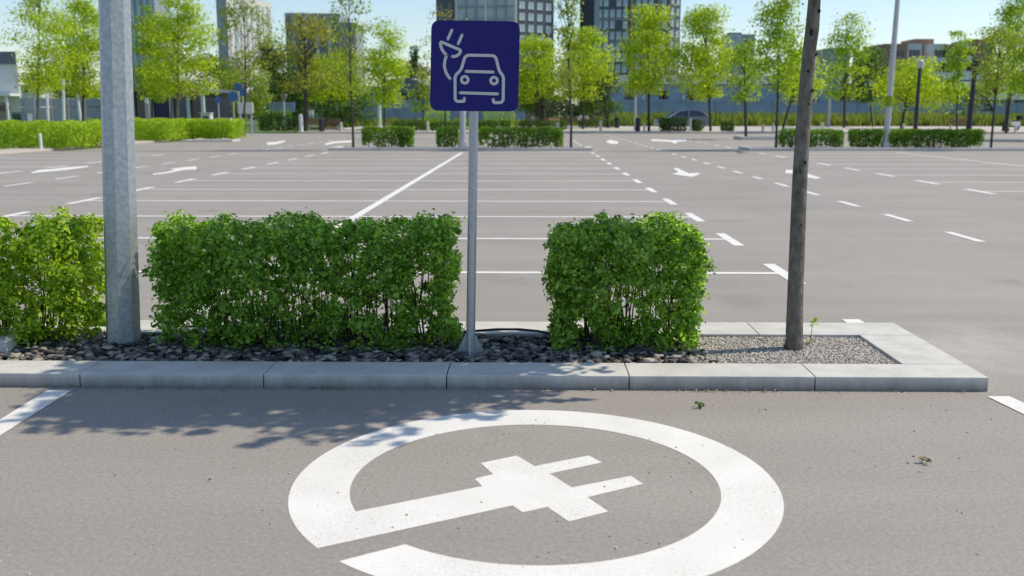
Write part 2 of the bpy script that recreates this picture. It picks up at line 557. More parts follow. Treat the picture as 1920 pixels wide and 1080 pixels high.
# --- the bay lines of the rows behind and beside the near island
BAYS = [9.77 + 2.69 * k for k in range(0, 12)]
mb = MB()
for y in BAYS:
    w = .06
    rect(mb, -8.10, -2.76, y - w, y + w)
    rect(mb, -2.62, 2.51, y - w, y + w)
    rect(mb, 2.51, 2.64, y - .62, y + .62)
    rect(mb, -8.25, -8.10, y - .66, y + .66)
rect(mb, 2.46, 2.60, 7.05, 7.54)
rect(mb, -2.76, -2.62, 7.3, 39.8)
rect(mb, -8.25, -8.10, 6.5, 7.7)
tag(mb.build('bay_lines', M['paint']), kind='structure')
mb = MB()
for y in [12.2 + 2.69 * k for k in range(0, 11)]:
    rect(mb, 9.35, 14.9, y - .06, y + .06)
    rect(mb, 9.2, 9.35, y - .66, y + .66)
rect(mb, 14.9, 15.04, 10, 40.5)
tag(mb.build('bay_lines', M['paint']), kind='structure')
mb = MB()
for y in [21.0 + 2.69 * k for k in range(0, 7)]:
    rect(mb, -19.5, -14.15, y - .06, y + .06)
    rect(mb, -14.15, -14.0, y - .66, y + .66)
tag(mb.build('bay_lines', M['paint']), kind='structure')
# --- dashed lane lines
mb = MB()
y0 = G(1807, 444).y
xr = G(1807, 444).x
per = (G(1350, 314).y - y0) / 7.0
for k in range(-3, 34):
    y = y0 + k * per
    if abs(y - 41.5) > 1.4 and y < 75: rect(mb, xr - .06, xr + .06, y - .52, y + .52)
tag(mb.build('lane_dashes', M['paint']), kind='structure')
mb = MB()
xl = G(125, 333).x
for k in range(-4, 30):
    y = G(125, 333).y + k * per * 1.0
    if abs(y - 41.5) > 1.4 and y < 75: rect(mb, xl - .06, xl + .06, y - .6, y + .6)
for k in range(0, 6):
    y = 46 + k * 2.69
    rect(mb, -8.25, -8.1, y - .6, y + .6)
    rect(mb, 2.51, 2.66, y - .6, y + .6)
    rect(mb, 9.2, 9.35, y - .6, y + .6)
rect(mb, -8.1, -2.7, 44.5, 44.62)
rect(mb, -7.2, 2.5, 65.2, 65.4)
tag(mb.build('lane_dashes', M['paint']), kind='structure')
# --- bay side lines in front of the near island
mb = MB()
poly(mb, [G(0, 788), G(88, 733), G(134, 733), G(0, 818)], .004)
p, q = G(1850, 744), G(1893, 744)
d = (G(1920, 778) - G(1850, 744))
poly(mb, [p, q, q + d * 3.2, p + d * 3.2], .004)
p, q, r_, s_ = G(0, 788), G(0, 818), G(88, 733), G(134, 733)
poly(mb, [p, q, q + (q - s_) * 1.6, p + (p - r_) * 1.6], .004)
tag(mb.build('bay_lines', M['paint']), kind='structure')

# --- charging symbol: ring and plug
C0, RO, RI = (0.0314, 4.072), 1.057, .802
def ang(px, py):
    g = G(px, py)
    return math.atan2(g.y - C0[1], g.x - C0[0])
a_o0, a_o1 = ang(594, 1029), ang(634, 1053.5)
a_i0, a_i1 = ang(664, 960), ang(760, 1021)
def cw(a, b):
    while b > a: b -= 2 * math.pi
    return b
a_o1, a_i1 = cw(a_o0, a_o1), cw(a_i0, a_i1)
mb = MB()
n = 140
vs = []
for i in range(n + 1):
    t = i / n
    ao, ai = a_o0 + (a_o1 - a_o0) * t, a_i0 + (a_i1 - a_i0) * t
    vs += [(C0[0] + RO * math.cos(ao), C0[1] + RO * math.sin(ao), .0015), (C0[0] + RI * math.cos(ai), C0[1] + RI * math.sin(ai), .0015)]
mb.add(vs, [(2 * i, 2 * i + 2, 2 * i + 3, 2 * i + 1) for i in range(n)])
plug = [(904, 912), (890, 898), (924, 889.5), (901, 868.6), (969, 854.6), (1002.6, 874.4), (1104, 854.6), (1129, 867.6), (1031, 888.4),
        (1072, 914.5), (1183, 892.6), (1206, 908), (1101.5, 932.7), (1140.6, 959.8), (1066.6, 978.5), (1026, 951), (980, 961.3), (961, 948.3)]
pts = [Vector((vs[1][0], vs[1][1], 0))] + [G(*q) for q in plug] + [Vector((vs[0][0], vs[0][1], 0))]
poly(mb, pts, .0015)
o = mb.build('charging_symbol', M['paint'])
tag(o, 'large white painted ring with an electric plug inside on the asphalt', 'road marking')

# --- direction arrows
ARR = [([(1262, 315.5), (1271, 315.5), (1291, 325), (1311, 324.5), (1311, 327), (1298, 332), (1270, 328), (1260, 326.5), (1272, 323)], 'white turn arrow on the asphalt left of the near dashed line, between sign and tree'),
       ([(1473, 318.5), (1500, 320), (1520, 328), (1540, 333.5), (1530, 335.5), (1515, 333), (1495, 325.5), (1473, 325)], 'white painted arrow crossed by the bare trunk in front of it'),
       ([(57, 324), (73, 318.5), (95, 317.5), (125, 314), (165, 311), (165, 313.5), (125, 319), (90, 322), (60, 325)], 'long white arrow on asphalt just left of the thick octagonal pole'),
       ([(285, 326), (310, 323), (328, 318.5), (318, 317), (345, 313.5), (369, 312), (368, 318), (345, 319), (315, 325), (288, 328)], 'white turn arrow on asphalt just right of the thick octagonal pole'),
       ([(501, 267), (515, 266.5), (534, 263), (534, 266), (518, 271), (501, 272)], 'small distant white arrow on asphalt in front of the dark far hedge'),
       ([(608, 270), (622, 265.5), (659, 263), (659, 267), (630, 268.5), (612, 272)], 'thin distant white arrow reaching to the sapling on the middle island'),
       ([(1138, 264), (1145, 262), (1160, 266), (1158, 270), (1147, 270), (1137, 267)], 'small distant white arrow right of the middle island, before the far kerb'),
       ([(1220, 261), (1250, 262), (1262, 262), (1275, 260.5), (1288, 261.5), (1287, 265), (1272, 265.5), (1266, 270), (1258, 266), (1222, 264.5)], 'wide distant white arrow on asphalt in front of the parked car')]
for pxs, lab in ARR:
    mb = MB()
    poly(mb, [G(*q) for q in pxs], .004)
    tag(mb.build('arrow_marking', M['paint']), lab, 'road marking', 'white arrows painted on the asphalt')

# drain channels across the lanes
mb = MB()
rect(mb, -20, -8.6, 41.1, 41.45)
rect(mb, 2.9, 9.0, 41.1, 41.45)
tag(mb.build('drain_channel', M['drain']), kind='structure')

# ------------------------------------------------------------------ near island
KZ = .085
YF = 5.53
YB = G(1400, 604, KZ).y
XR = G(1864, 713, KZ).x
YFI = G(800, 678.5, KZ).y
YBI = G(1450, 627, KZ).y
XRI = G(1690, 681, KZ).x
kerb = empty('kerb', (0, YF, 0), kind='structure')
kerb['label'] = 'pale concrete kerb round the planted island'
def stone(x0, x1, y0, y1, h=KZ, par=None):
    g = .003
    MB().box(((x0 + x1) / 2, (y0 + y1) / 2, h / 2 - .02), (x1 - x0 - 2 * g, y1 - y0 - 2 * g, h + .04)).build('kerb_stone', M['concrete_dirt_shade'], par or kerb, bevel=.0045)
xs = [-6.2, -5.2, -4.15] + [G(px, 710, KZ).x for px in (132, 485, 835, 1182, 1533)] + [XR]
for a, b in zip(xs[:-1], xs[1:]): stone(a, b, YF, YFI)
xb = G(1400, 604, KZ).x
xs = [xb - 1.03 * k for k in range(8, -1, -1)] + [XR]
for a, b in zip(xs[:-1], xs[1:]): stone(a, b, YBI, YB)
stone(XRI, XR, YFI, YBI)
XG = G(1305, 660, .06).x                      # mulch ends, gravel begins
def bed(name, x0, x1, z, m):
    return tag(MB().box(((x0 + x1) / 2, (YFI + YBI) / 2, z / 2 - .02), (x1 - x0, YBI - YFI - .004, z + .04)).build(name, m), kind='structure')
bed('bed_soil', -6.2, XG, .05, M['earth'])
bed('gravel_bed', XG + .004, XRI - .002, .062, M['gravel_base'])
n = 6000
C = np.stack([RNG.uniform(-6, XG + .05, n), RNG.uniform(YFI + .02, YBI - .01, n), RNG.uniform(.045, .075, n)], 1)
rad = RNG.uniform(.012, .040, n)
C[:, 2] += rad * .15
V, Fv = icos(C, rad, RNG, (.18, .5))
tag(link('bark_mulch', np_mesh('bark_mulch', V, Fv, 3), M['bark_chip']), 'dark chunky mulch under the hedges', kind='stuff')
n = 15000
C = np.stack([RNG.uniform(XG - .02, XRI - .01, n), RNG.uniform(YFI + .008, YBI - .008, n), RNG.uniform(.058, .068, n)], 1)
V, Fv = icos(C, RNG.uniform(.004, .0105, n), RNG, (.5, .9))
tag(link('gravel', np_mesh('gravel', V, Fv, 3), M['pebble']), 'pale loose gravel round the tree trunk', kind='stuff')

# slanting kerb block at the left edge
mb = MB()
p = [A(-70, 655, 6.2), A(14, 662, 6.05), A(31, 640, 6.2), A(31, 634, 6.35), A(-60, 625, 6.65)]
mb.prism([(a.x, a.y) for a in p], .03, .155)
tag(mb.build('concrete_block', M['concrete_dirt_shade'], bevel=.012), 'slanting concrete block half cut off at the left edge, beside a hedge', 'concrete block')

# ------------------------------------------------------------------ hedges
def hedge(name, label, group, x0, x1, y0, y1, z0, z1, n, size, leafm, seed, fine=True, stems=14, low=.25, gaps=6, rnd=.12, stem_r=.006, cl=None, zfoot=None):
    rng = np.random.default_rng(seed)
    zf = z0 - .05 if zfoot is None else zfoot
    root = empty(name, ((x0 + x1) / 2, (y0 + y1) / 2, zf), label, 'hedge', group)
    cx, cy, cz = (x0 + x1) / 2, (y0 + y1) / 2, (z0 + z1) / 2
    hx, hy, hz = (x1 - x0) / 2, (y1 - y0) / 2, (z1 - z0) / 2
    q = rng.uniform(-1, 1, (n * 5, 3))
    # favour the clipped shell
    m_ = np.abs(q).max(1)
    q = q[rng.uniform(0, 1, len(q)) < .2 + .8 * m_ ** 3]
    # rounded corners (in the plan and towards the foot)
    hr = min(hx, hy)
    ex = np.maximum(np.abs(q[:, 0]) * hx - (hx - rnd), 0) / rnd
    ey = np.maximum(np.abs(q[:, 1]) * hy - (hy - rnd), 0) / rnd
    ez = np.maximum(q[:, 2] * hz - (hz - rnd * .5), 0) / (rnd * .5)
    q = q[(ex ** 2 + ey ** 2 + ez ** 2 * .6) < 1.15]
    t = (q[:, 2] + 1) / 2
    keep = rng.uniform(0, 1, len(q)) < np.clip(low + (1 - low) * np.minimum(t / .42, 1) ** 1.2, 0, 1)
    q = q[keep]
    P = np.stack([cx + q[:, 0] * hx, cy + q[:, 1] * hy, cz + q[:, 2] * hz], 1)
    # clumpy wander so the clipped faces are uneven, and holes that look through the hedge
    k = 7 if fine else 2.2
    w = np.stack([np.sin(P[:, 0] * k * 1.7 + seed) * np.cos(P[:, 2] * k * 1.9 + 1), np.sin(P[:, 0] * k * 1.3 + 2) * np.sin(P[:, 2] * k * 2.3 + seed), np.sin(P[:, 0] * k * 2.1 + P[:, 1] * k + seed)], 1)
    P += w * np.array([.026, .04, .018]) * (1 if fine else 2)
    if fine:
        w2 = np.stack([np.sin(P[:, 2] * 6.3 + seed * 2) * np.sign(P[:, 0] - cx), np.sin(P[:, 0] * 5.1 + seed) * np.cos(P[:, 2] * 4.3), np.sin(P[:, 0] * 6.7 + seed * 3)], 1)
        P += w2 * np.array([.014, .04, .018]) * np.minimum(1, np.abs(P - np.array([cx, cy, cz])) / np.array([hx, hy, hz]))
    for _ in range(gaps):
        g = np.array([rng.uniform(x0 + .1 * hx, x1 - .1 * hx), 0, rng.uniform(z0 + .1 * hz, z0 + 1.2 * hz)])
        rr = rng.uniform(.5, 1.1) * (.085 if fine else .10)
        d = np.hypot((P[:, 0] - g[0]) * .9, (P[:, 2] - g[2]) * 1.0)
        P = P[(d > rr) | (rng.uniform(0, 1, len(P)) < .12)]
    P = P[:n]
    clump = None
    if fine:
        nc = int(len(P) / 62)
        ci = rng.integers(0, len(P), nc)
        Cc = P[ci] + rng.normal(0, .01, (nc, 3))
        # the foot of every bush is narrower and ragged
        tt = (Cc[:, 2] - z0) / (z1 - z0)
        Cc[:, 1] += (cy - Cc[:, 1]) * np.clip(.45 - tt, 0, 1) * .6
        Cc[:, 0] += (cx - Cc[:, 0]) * np.clip(.4 - tt, 0, 1) * .10
        cr = rng.uniform(.030, .062, nc)
        i = rng.integers(0, nc, int(len(P) * .82))
        off = rng.normal(0, 1, (len(i), 3))
        off /= np.maximum(np.linalg.norm(off, axis=1, keepdims=True), 1e-6)
        off *= rng.uniform(.2, 1.25, (len(i), 1)) ** .6
        Q = Cc[i] + off * cr[i][:, None] * np.array([1.1, 1.0, .95])
        P = np.concatenate([Q, P[:int(len(P) * .18)]])
        P[:, 2] = np.maximum(P[:, 2], zf + .015)
        clump = np.concatenate([off, np.zeros((len(P) - len(Q), 3))])
    # a few shoots that stick out
    ns = int(len(P) * .02)
    i = rng.integers(0, len(P), ns)
    P[i] += (P[i] - np.array([cx, cy, cz])) * rng.uniform(.03, .11, (ns, 1)) / np.array([max(hx / hz, 1), 1, 1])
    N = P - np.array([cx, cy, cz])
    N /= np.array([hx, hy, hz])
    N = N ** 5 * .8
    N[:, 2] += .6
    if clump is not None: N = N * .55 + clump * .8
    V, Fv = leaves(P, N, size, rng, fine, wid=.68, jit=.55 if fine else .75)
    me = np_mesh('foliage', V, Fv, 4)
    me.transform(Matrix.Translation(-root.location))
    link('foliage', me, leafm, root)
    for s_ in range(stems):
        x, y = rng.uniform(x0 + .12 * hx, x1 - .12 * hx), cy + rng.uniform(-.55, .55) * hy
        zt = z0 + rng.uniform(.5, .93) * (z1 - z0)
        xt, yt = x + rng.uniform(-.12, .12), y + rng.uniform(-.1, .1)
        mid = ((x + xt) / 2 + rng.uniform(-.03, .03), (y + yt) / 2, (z0 + zt) / 2)
        MB().tube([(x, y, zf - .02), mid, (xt, yt, zt)], [stem_r, stem_r * .75, stem_r * .35], 5).build('stem', M['twig'], root)
    return root

YH = 6.42
def hx_(px, py=540, Y=6.15): return A(px, py, Y).x
HN = 'clipped hedges on the near island'
hedge('hedge', 'bright lime-green hedge cut off by the left edge, beside the octagonal pole', HN, -4.5, hx_(142, 500, 6.2), 6.12, 6.78, .10, A(90, 424, 6.2).z, 35000, .030, M['L_lime'], 3, stems=52, low=.5, gaps=2, zfoot=.05)
hedge('hedge', 'widest near hedge, deep green with see-through gaps, between octagonal pole and sign post', HN, hx_(274), hx_(847), 6.10, 6.74, .08, A(560, 424, 6.2).z, 50000, .029, M['L_near'], 4, stems=84, low=.5, gaps=10, zfoot=.05)
hedge('hedge', 'compact green hedge standing between the blue sign and the bare tree trunk', HN, hx_(1039), hx_(1322), 6.12, 6.74, .08, A(1180, 427, 6.2).z, 32000, .029, M['L_near'], 5, stems=48, low=.52, gaps=4, zfoot=.05)

# ------------------------------------------------------------------ octagonal pole
def octo(px0, py0, px1, py1, Y, r0, r1, top):
    b, t = A(px0, py0, Y), A(px1, py1, Y)
    d = (t - b) / (t.z - b.z)
    return b, d
b, d = octo(232, 646, 214.5, 0, 6.45, .115, .1, 9)
b = b - d * (b.z - .03)
root = empty('light_pole', b, 'thick octagonal galvanised steel pole standing between the two left hedges', 'light pole')
MB().tube([b, b + d * 9.0], [.113, .058], 8, rot=R(9)).build('shaft', M['galv'], root)
top = b + d * 9.0
MB().tube([top - d * .1, top + Vector((0, -.5, .25)), top + Vector((0, -1.5, .4))], [.04, .035, .03], 8).build('arm', M['galv_post'], root)
MB().box(top + Vector((0, -1.75, .42)), (.26, .6, .09)).build('lamp_head', M['pole_grey'], root, bevel=.02)

# ------------------------------------------------------------------ charging sign
YS = 6.16
pb, pt = A(882, 672, YS), A(889.5, 120, YS)
pb.z = .06
root = empty('charging_sign', pb, 'dark blue rounded square sign with car and plug pictogram on a grey post', 'sign')
MB().tube([pb - Vector((0, 0, .03)), pt], .0288, 20).build('post', M['galv_post'], root, smooth=False)
for dx, dy in ((1, 0), (-1, 0), (0, -1)):
    L, t = (.088, .004) if dy == 0 else (.075, .006)
    prof = [(.026, .0), (L, .0), (L, .012), (.030, .128), (.026, .128)]
    sx = [Vector((pb.x + dx * r + (-dy) * 0 , pb.y + dy * r, pb.z + z)) for r, z in prof]
    off = Vector((abs(dy) * t, abs(dx) * t, 0))
    k = len(sx)
    MB().add([p - off for p in sx] + [p + off for p in sx], [tuple(range(k)), tuple(range(2 * k - 1, k - 1, -1))] + [(i, k + i, k + (i + 1) % k, (i + 1) % k) for i in range(k)]).build('gusset', M['galv_post'], root)
MB().box((pb.x, pb.y + .01, pb.z - .004), (.22, .18, .012)).build('base_plate', M['galv_post'], root, bevel=.002)
YP = YS - .036
def crop(cx, cy, dy=0.0): return A(790 + cx / 5.4, 20 + cy / 5.4, YP + dy)
def rounded(corners, r, seg=8):
    out = []
    k = len(corners)
    for i in range(k):
        p0, p, p1 = [np.array(corners[(i + j) % k], float) for j in (-1, 0, 1)]
        a = p + (p0 - p) / np.linalg.norm(p0 - p) * r
        c = p + (p1 - p) / np.linalg.norm(p1 - p) * r
        for s_ in range(seg + 1):
            t = s_ / seg
            out.append(tuple((1 - t) ** 2 * a + 2 * t * (1 - t) * (p * .9 + (a + c) * .05) + t * t * c))
    return out
out = rounded([(102, 94), (999, 108), (979, 1022), (86, 1012)], 88)
k = len(out)
fr = [crop(x, y) for x, y in out]
bk = [p + Vector((0, .006, 0)) for p in fr]
panel = MB().add(fr + bk, [tuple(range(k - 1, -1, -1)), tuple(range(k, 2 * k))] + [(i, (i + 1) % k, k + (i + 1) % k, k + i) for i in range(k)]).build('panel', M['sign_blue'], root)
def clampb(px, py):
    c = A(px, py, YS)
    MB().tube([c + Vector((0, 0, -.02)), c + Vector((0, 0, .02))], .0335, 16).build('clamp', M['galv_post'], root)
    MB().box(c + Vector((0, -.030, 0)), (.11, .008, .03)).build('clamp_bar', M['galv_post'], root)
clampb(889.5, 80); clampb(888.7, 165)
def stroke(pts, w=15, closed=False):
    """a rounded stroke standing 1.2 mm proud of the panel"""
    P = [np.array(p, float) for p in pts]
    if closed: P.append(P[0])
    L, Rr = [], []
    for i, p in enumerate(P):
        if closed and i in (0, len(P) - 1): d = P[1] - P[-2]
        else: d = P[min(i + 1, len(P) - 1)] - P[max(i - 1, 0)]
        d = d / np.linalg.norm(d)
        nn = np.array([-d[1], d[0]])
        kk = 1.0
        if 0 < i < len(P) - 1:
            d1 = (P[i] - P[i - 1]) / np.linalg.norm(P[i] - P[i - 1])
            kk = 1 / max(.6, abs(np.dot(d1, d)))
        L.append(p + nn * w * kk)
        Rr.append(p - nn * w * kk)
    if closed:
        vs = [crop(*q, -.0012) for pr in zip(L, Rr) for q in pr] + [crop(*q, -.0001) for pr in zip(L, Rr) for q in pr]
        n = len(L)
        fs = [(2 * i, 2 * i + 1, 2 * i + 3, 2 * i + 2) for i in range(n - 1)]
        return vs, fs
    capA, capB = [], []
    d = P[0] - P[1]; a0 = math.atan2(d[1], d[0])
    for t in np.linspace(-math.pi / 2, math.pi / 2, 9)[1:-1]: capA.append(P[0] + w * np.array([math.cos(a0 + t), math.sin(a0 + t)]))
    d = P[-1] - P[-2]; a1 = math.atan2(d[1], d[0])
    for t in np.linspace(-math.pi / 2, math.pi / 2, 9)[1:-1]: capB.append(P[-1] + w * np.array([math.cos(a1 + t), math.sin(a1 + t)]))
    n = len(L)
    vs, fs = [], []
    for pr in zip(L, Rr): vs += [pr[0], pr[1]]
    fs = [(2 * i, 2 * i + 1, 2 * i + 3, 2 * i + 2) for i in range(n - 1)]
    k = len(vs); vs += capA; fs.append(tuple([0] + list(range(k + len(capA) - 1, k - 1, -1)) + [1]) if False else tuple([1] + list(range(k, k + len(capA))) + [0]))
    k = len(vs); vs += capB; fs.append(tuple([2 * n - 2] + list(range(k, k + len(capB))) + [2 * n - 1]))
    return [crop(*q, -.0012) for q in vs], fs
def curve(P, n=10):
    """Catmull-Rom through the points"""
    P = [np.array(p, float) for p in P]
    Q = [2 * P[0] - P[1]] + P + [2 * P[-1] - P[-2]]
    out = []
    for i in range(1, len(Q) - 2):
        for s_ in range(n):
            t = s_ / n
            out.append(.5 * (2 * Q[i] + (Q[i + 1] - Q[i - 1]) * t + (2 * Q[i - 1] - 5 * Q[i] + 4 * Q[i + 1] - Q[i + 2]) * t * t + (-Q[i - 1] + 3 * Q[i] - 3 * Q[i + 1] + Q[i + 2]) * t ** 3))
    return out + [P[-1]]
def soft(P, r=22):
    """polyline with its corners rounded"""
    out = [P[0]]
    for a, p, c in zip(P[:-2], P[1:-1], P[2:]):
        a, p, c = [np.array(q, float) for q in (a, p, c)]
        k = min(r, .45 * np.linalg.norm(a - p), .45 * np.linalg.norm(c - p))
        u, w = p + (a - p) / np.linalg.norm(a - p) * k, p + (c - p) / np.linalg.norm(c - p) * k
        for t in np.linspace(0, 1, 7): out.append((1 - t) ** 2 * u + 2 * t * (1 - t) * p + t * t * w)
    return out + [P[-1]]
car = MB()
car.add(*stroke(soft([(436, 886), (434, 918), (342, 920), (341, 655), (400, 605), (447, 450), (750, 455), (790, 615), (832, 665), (828, 930), (732, 932), (727, 895)], 40)))
car.add(*stroke([(452, 614), (728, 622)]))
car.add(*stroke([(392, 831), (774, 843)]))
for c in ((440, 700), (736, 708)):
    car.add(*stroke([(c[0] + 34 * math.cos(t), c[1] + 34 * math.sin(t)) for t in np.linspace(0, 2 * math.pi, 33)[:-1]], 14, True))
car.build('car_pictogram', M['sign_mark'], panel, local=False)
pl = MB()
pl.add(*stroke([(309, 196), (268, 290)]))
pl.add(*stroke([(413, 245), (373, 337)]))
pl.add(*stroke(soft([(312, 464), (345, 464), (385, 440), (402, 402), (192, 312), (198, 372), (222, 415), (258, 452)], 26)))
pl.add(*stroke(curve([(258, 452), (240, 500), (234, 560), (248, 620), (272, 664), (294, 690)])))
pl.build('plug_pictogram', M['sign_mark'], panel, local=False)
for ch in panel.children:
    ch.data.transform(Matrix.Translation(-root.location))

# ------------------------------------------------------------------ trees
def crown_points(rng, cx, cy, z0, z1, rx, n, shape, ncl, cl_r):
    """cluster centres inside a crown profile, then leaf points round them"""
    t = rng.beta(1.15, 1.25, ncl)
    if shape == 'ovoid': prof = np.sin(np.pi * np.clip(.10 + .86 * t, 0, 1)) ** .75
    elif shape == 'cone': prof = (1 - t) ** .75 * .95 + .1
    elif shape == 'column': prof = np.sin(np.pi * np.clip(.08 + .84 * t, 0, 1)) ** .4
    elif shape == 'upright': prof = np.where(t < .35, .55 + t * 1.3, 1.0 - (t - .35) ** 1.2 * 1.15)
    else: prof = np.sin(np.pi * np.clip(.22 + .75 * t, 0, 1)) ** .55
    a = rng.uniform(0, 2 * np.pi, ncl)
    r = rx * prof * rng.uniform(.05, 1, ncl) ** .5 * rng.uniform(.8, 1.12, ncl)
    Cc = np.stack([cx + r * np.cos(a), cy + r * np.sin(a), z0 + t * (z1 - z0)], 1)
    w = rng.uniform(.5, 1.4, ncl)
    i = rng.choice(ncl, n, p=w / w.sum())
    P = Cc[i] + np.clip(rng.normal(0, 1, (n, 3)), -1.6, 1.6) * np.array([1.1, 1.1, .55]) * (cl_r * rng.uniform(.6, 1.3, ncl))[i][:, None]
    N = unit(P - np.array([cx, cy, (z0 + z1) / 2])) * .35 + unit(P - Cc[i]) * .75
    N[:, 2] += .35
    return Cc, P, N

def tree(name, label, group, bx, Y, bz, cxp, top, bot, wpx, leafm, shape='ovoid', dens=1.0, tr=.06, size=None, seed=0, bark=None, ncl=None, clr=None, kink=0.0, by=None):
    """bx = trunk foot px; crown centre px, top/bottom px rows and width px at depth Y"""
    rng = np.random.default_rng(seed + 100)
    foot = A(bx, 230, Y)
    foot.z = bz
    ct, cb = A(cxp, top, Y), A(cxp, bot, Y)
    rx = wpx * .57 * Y / F_PX
    z0, z1 = cb.z, ct.z
    root = empty(name, foot, label, 'tree', group)
    H = z1 - z0
    size = size or max(.12, .0024 * Y)
    n = int(dens * 5.0 * (2 * rx * H) / (size * size * .6))
    n = max(300, min(n, 18000))
    ncl = ncl or max(18, int(26 * dens * (H / max(rx, .3)) ** .6 + 18))
    clr = clr or .19 * rx + .08
    Cc, P, N = crown_points(rng, ct.x, Y, z0 + .2 * clr, z1 - .8 * clr, max(rx - clr * .35, rx * .6), n, shape, ncl, clr)
    V, Fv = leaves(P, N, size, rng, False, wid=.7, jit=.4)
    me = np_mesh('crown', V, Fv, 4)
    me.transform(Matrix.Translation(-root.location))
    link('crown', me, leafm, root)
    mb = MB()
    ax = lambda t: Vector((foot.x + (ct.x - foot.x) * min(1, t * 1.4) + math.sin(t * 7 + seed) * kink * (1 - t), Y + math.cos(t * 5 + seed) * kink * .5, bz + (z1 - bz) * t))
    pts = [ax(t) for t in (0, .15, .3, .45, .6, .75, .9)]
    pts[0] = foot - Vector((0, 0, .1))
    mb.tube(pts, [tr * 1.15, tr * .95, tr * .85, tr * .68, tr * .5, tr * .32, tr * .12], 7)
    zt = (z0 - bz) / (z1 - bz)
    for j in rng.permutation(ncl)[:26]:
        c = Vector(Cc[j])
        t = (c.z - bz) / (z1 - bz)
        t0 = max(zt * .92, t - .18)
        s0 = ax(min(t0, .88))
        m_ = s0.lerp(c, .55) - Vector((0, 0, .06 * (c - s0).length))
        mb.tube([s0, m_, c], [tr * .30, tr * .18, tr * .06], 4, caps=False)
    mb.build('trunk', bark or M['bark_dark'], root)
    return root

# the near tree: trunk fills the picture height, crown above the frame
YT = 6.3
rng = np.random.default_rng(77)
rows = [(1487, 656, 38), (1489, 640, 33), (1491, 560, 30), (1494, 480, 29), (1497, 400, 28), (1500, 330, 27.5), (1505, 250, 26.5), (1511, 170, 25.5), (1518, 90, 24), (1523, 55, 24.5), (1527, 0, 22)]
pts = [A(x, y, YT) for x, y, w in rows]
rd = [w / 2 * YT / F_PX for x, y, w in rows]
pts[0].z = .05
root = empty('tree', pts[0], 'nearest tree: bare grey knotty trunk rising from the gravel at right', 'tree')
top = pts[-1]
up = [top + Vector((.02, .0, .35)), top + Vector((0, .03, .9)), top + Vector((-.06, .02, 1.6)), top + Vector((-.05, 0, 2.6))]
mb = MB()
mb.tube(pts + up, rd + [.033, .028, .02, .008], 16)
trunk = mb.build('trunk', M['bark'], root, smooth=True)
def knob(px, py, w, h, side):
    c = A(px, py, YT)
    ys = [q_[1] for q_ in rows][::-1]
    x0 = A(float(np.interp(py, ys, [q_[0] for q_ in rows][::-1])), py, YT).x
    r = float(np.interp(py, ys, [q_[2] for q_ in rows][::-1])) / 2 * YT / F_PX
    c.x = x0 + max(-.85 * r, min(.85 * r, c.x - x0))
    c.y -= math.sqrt(max(r * r - (c.x - x0) ** 2, 0)) - .005
    b = bmesh.new()
    bmesh.ops.create_icosphere(b, subdivisions=2, radius=1)
    vs = [Vector((v.co.x * w, v.co.y * .014, v.co.z * h)) for v in b.verts]
    for v in vs: v += Vector(rng.normal(0, .0022, 3))
    b.verts.index_update()
    MB().add([c + v for v in vs], [tuple(v.index for v in f.verts) for f in b.faces]).build('knot', M['knot'], root, smooth=True)
    b.free()
for q in ((1532, 22, .014, .014, .5), (1518, 62, .014, .026, -.75), (1527, 102, .013, .012, .6), (1512, 134, .011, .012, -.6), (1520, 170, .012, .014, .7),
          (1513, 195, .005, .006, .1), (1506, 304, .010, .014, .5), (1497, 322, .007, .018, -.5), (1499, 420, .004, .007, -.3)):
    knob(*q)
CC = Vector((top.x - .52, YT + .17, 3.8))
ncl = 58
Cc, P, N = crown_points(rng, CC.x, CC.y, 2.8, 4.75, 1.10, 11500, 'wide', ncl, .19)
P = P[P[:, 2] > 2.62]
N = N[:len(P)]
V, Fv = leaves(P, N, .105, rng, True, wid=.85)
me = np_mesh('crown', V, Fv, 4)
me.transform(Matrix.Translation(-root.location))
link('crown', me, M['L_tree2'], root)
for j in range(ncl):
    c = Vector(Cc[j])
    if c.z < 2.62: continue
    s0 = Vector((top.x - .02, YT, min(max(2.35, c.z - .55), 4.6)))
    MB().tube([s0, s0.lerp(c, .5) - Vector((0, 0, .05)), c], [.016, .010, .004], 5).build('branch', M['bark'], root)

# green sprout beside the trunk
c = A(1517, 640, 6.42)
root = empty('sprout', (c.x, c.y, .06), 'tiny yellow-green sprout growing from the gravel right of the near trunk', 'plant')
MB().tube([(c.x, c.y, .05), (c.x + .01, c.y, .12), (c.x + .02, c.y, .225)], [.003, .0025, .0015], 5).build('stem', M['twig'], root)
pc = np.array([[c.x - .005, c.y, .10], [c.x + .018, c.y, .22]])
P = np.repeat(pc, 9, 0) + rng.normal(0, .012, (18, 3))
V, Fv = leaves(P, np.tile([0, -.4, .8], (18, 1)), .03, rng, True)
me = np_mesh('leaves', V, Fv, 4)
me.transform(Matrix.Translation(-root.location))
link('leaves', me, M['L_yel'], root)

# irrigation hose arching over the back of the bed
hp = [(300, 612, 6.75), (420, 612, 6.72), (540, 619, 6.66), (640, 622, 6.62), (760, 628, 6.58), (840, 626.5, 6.58), (885, 621, 6.58), (930, 617.5, 6.58), (975, 617.5, 6.58), (1010, 621, 6.57), (1040, 628, 6.56), (1075, 636, 6.52), (1130, 645, 6.48)]
tag(MB().tube([A(*q) for q in hp], .0085, 8).build('irrigation_hose', M['rubber'], smooth=True), 'thin black hose arching over the mulch behind the blue sign post', 'hose')

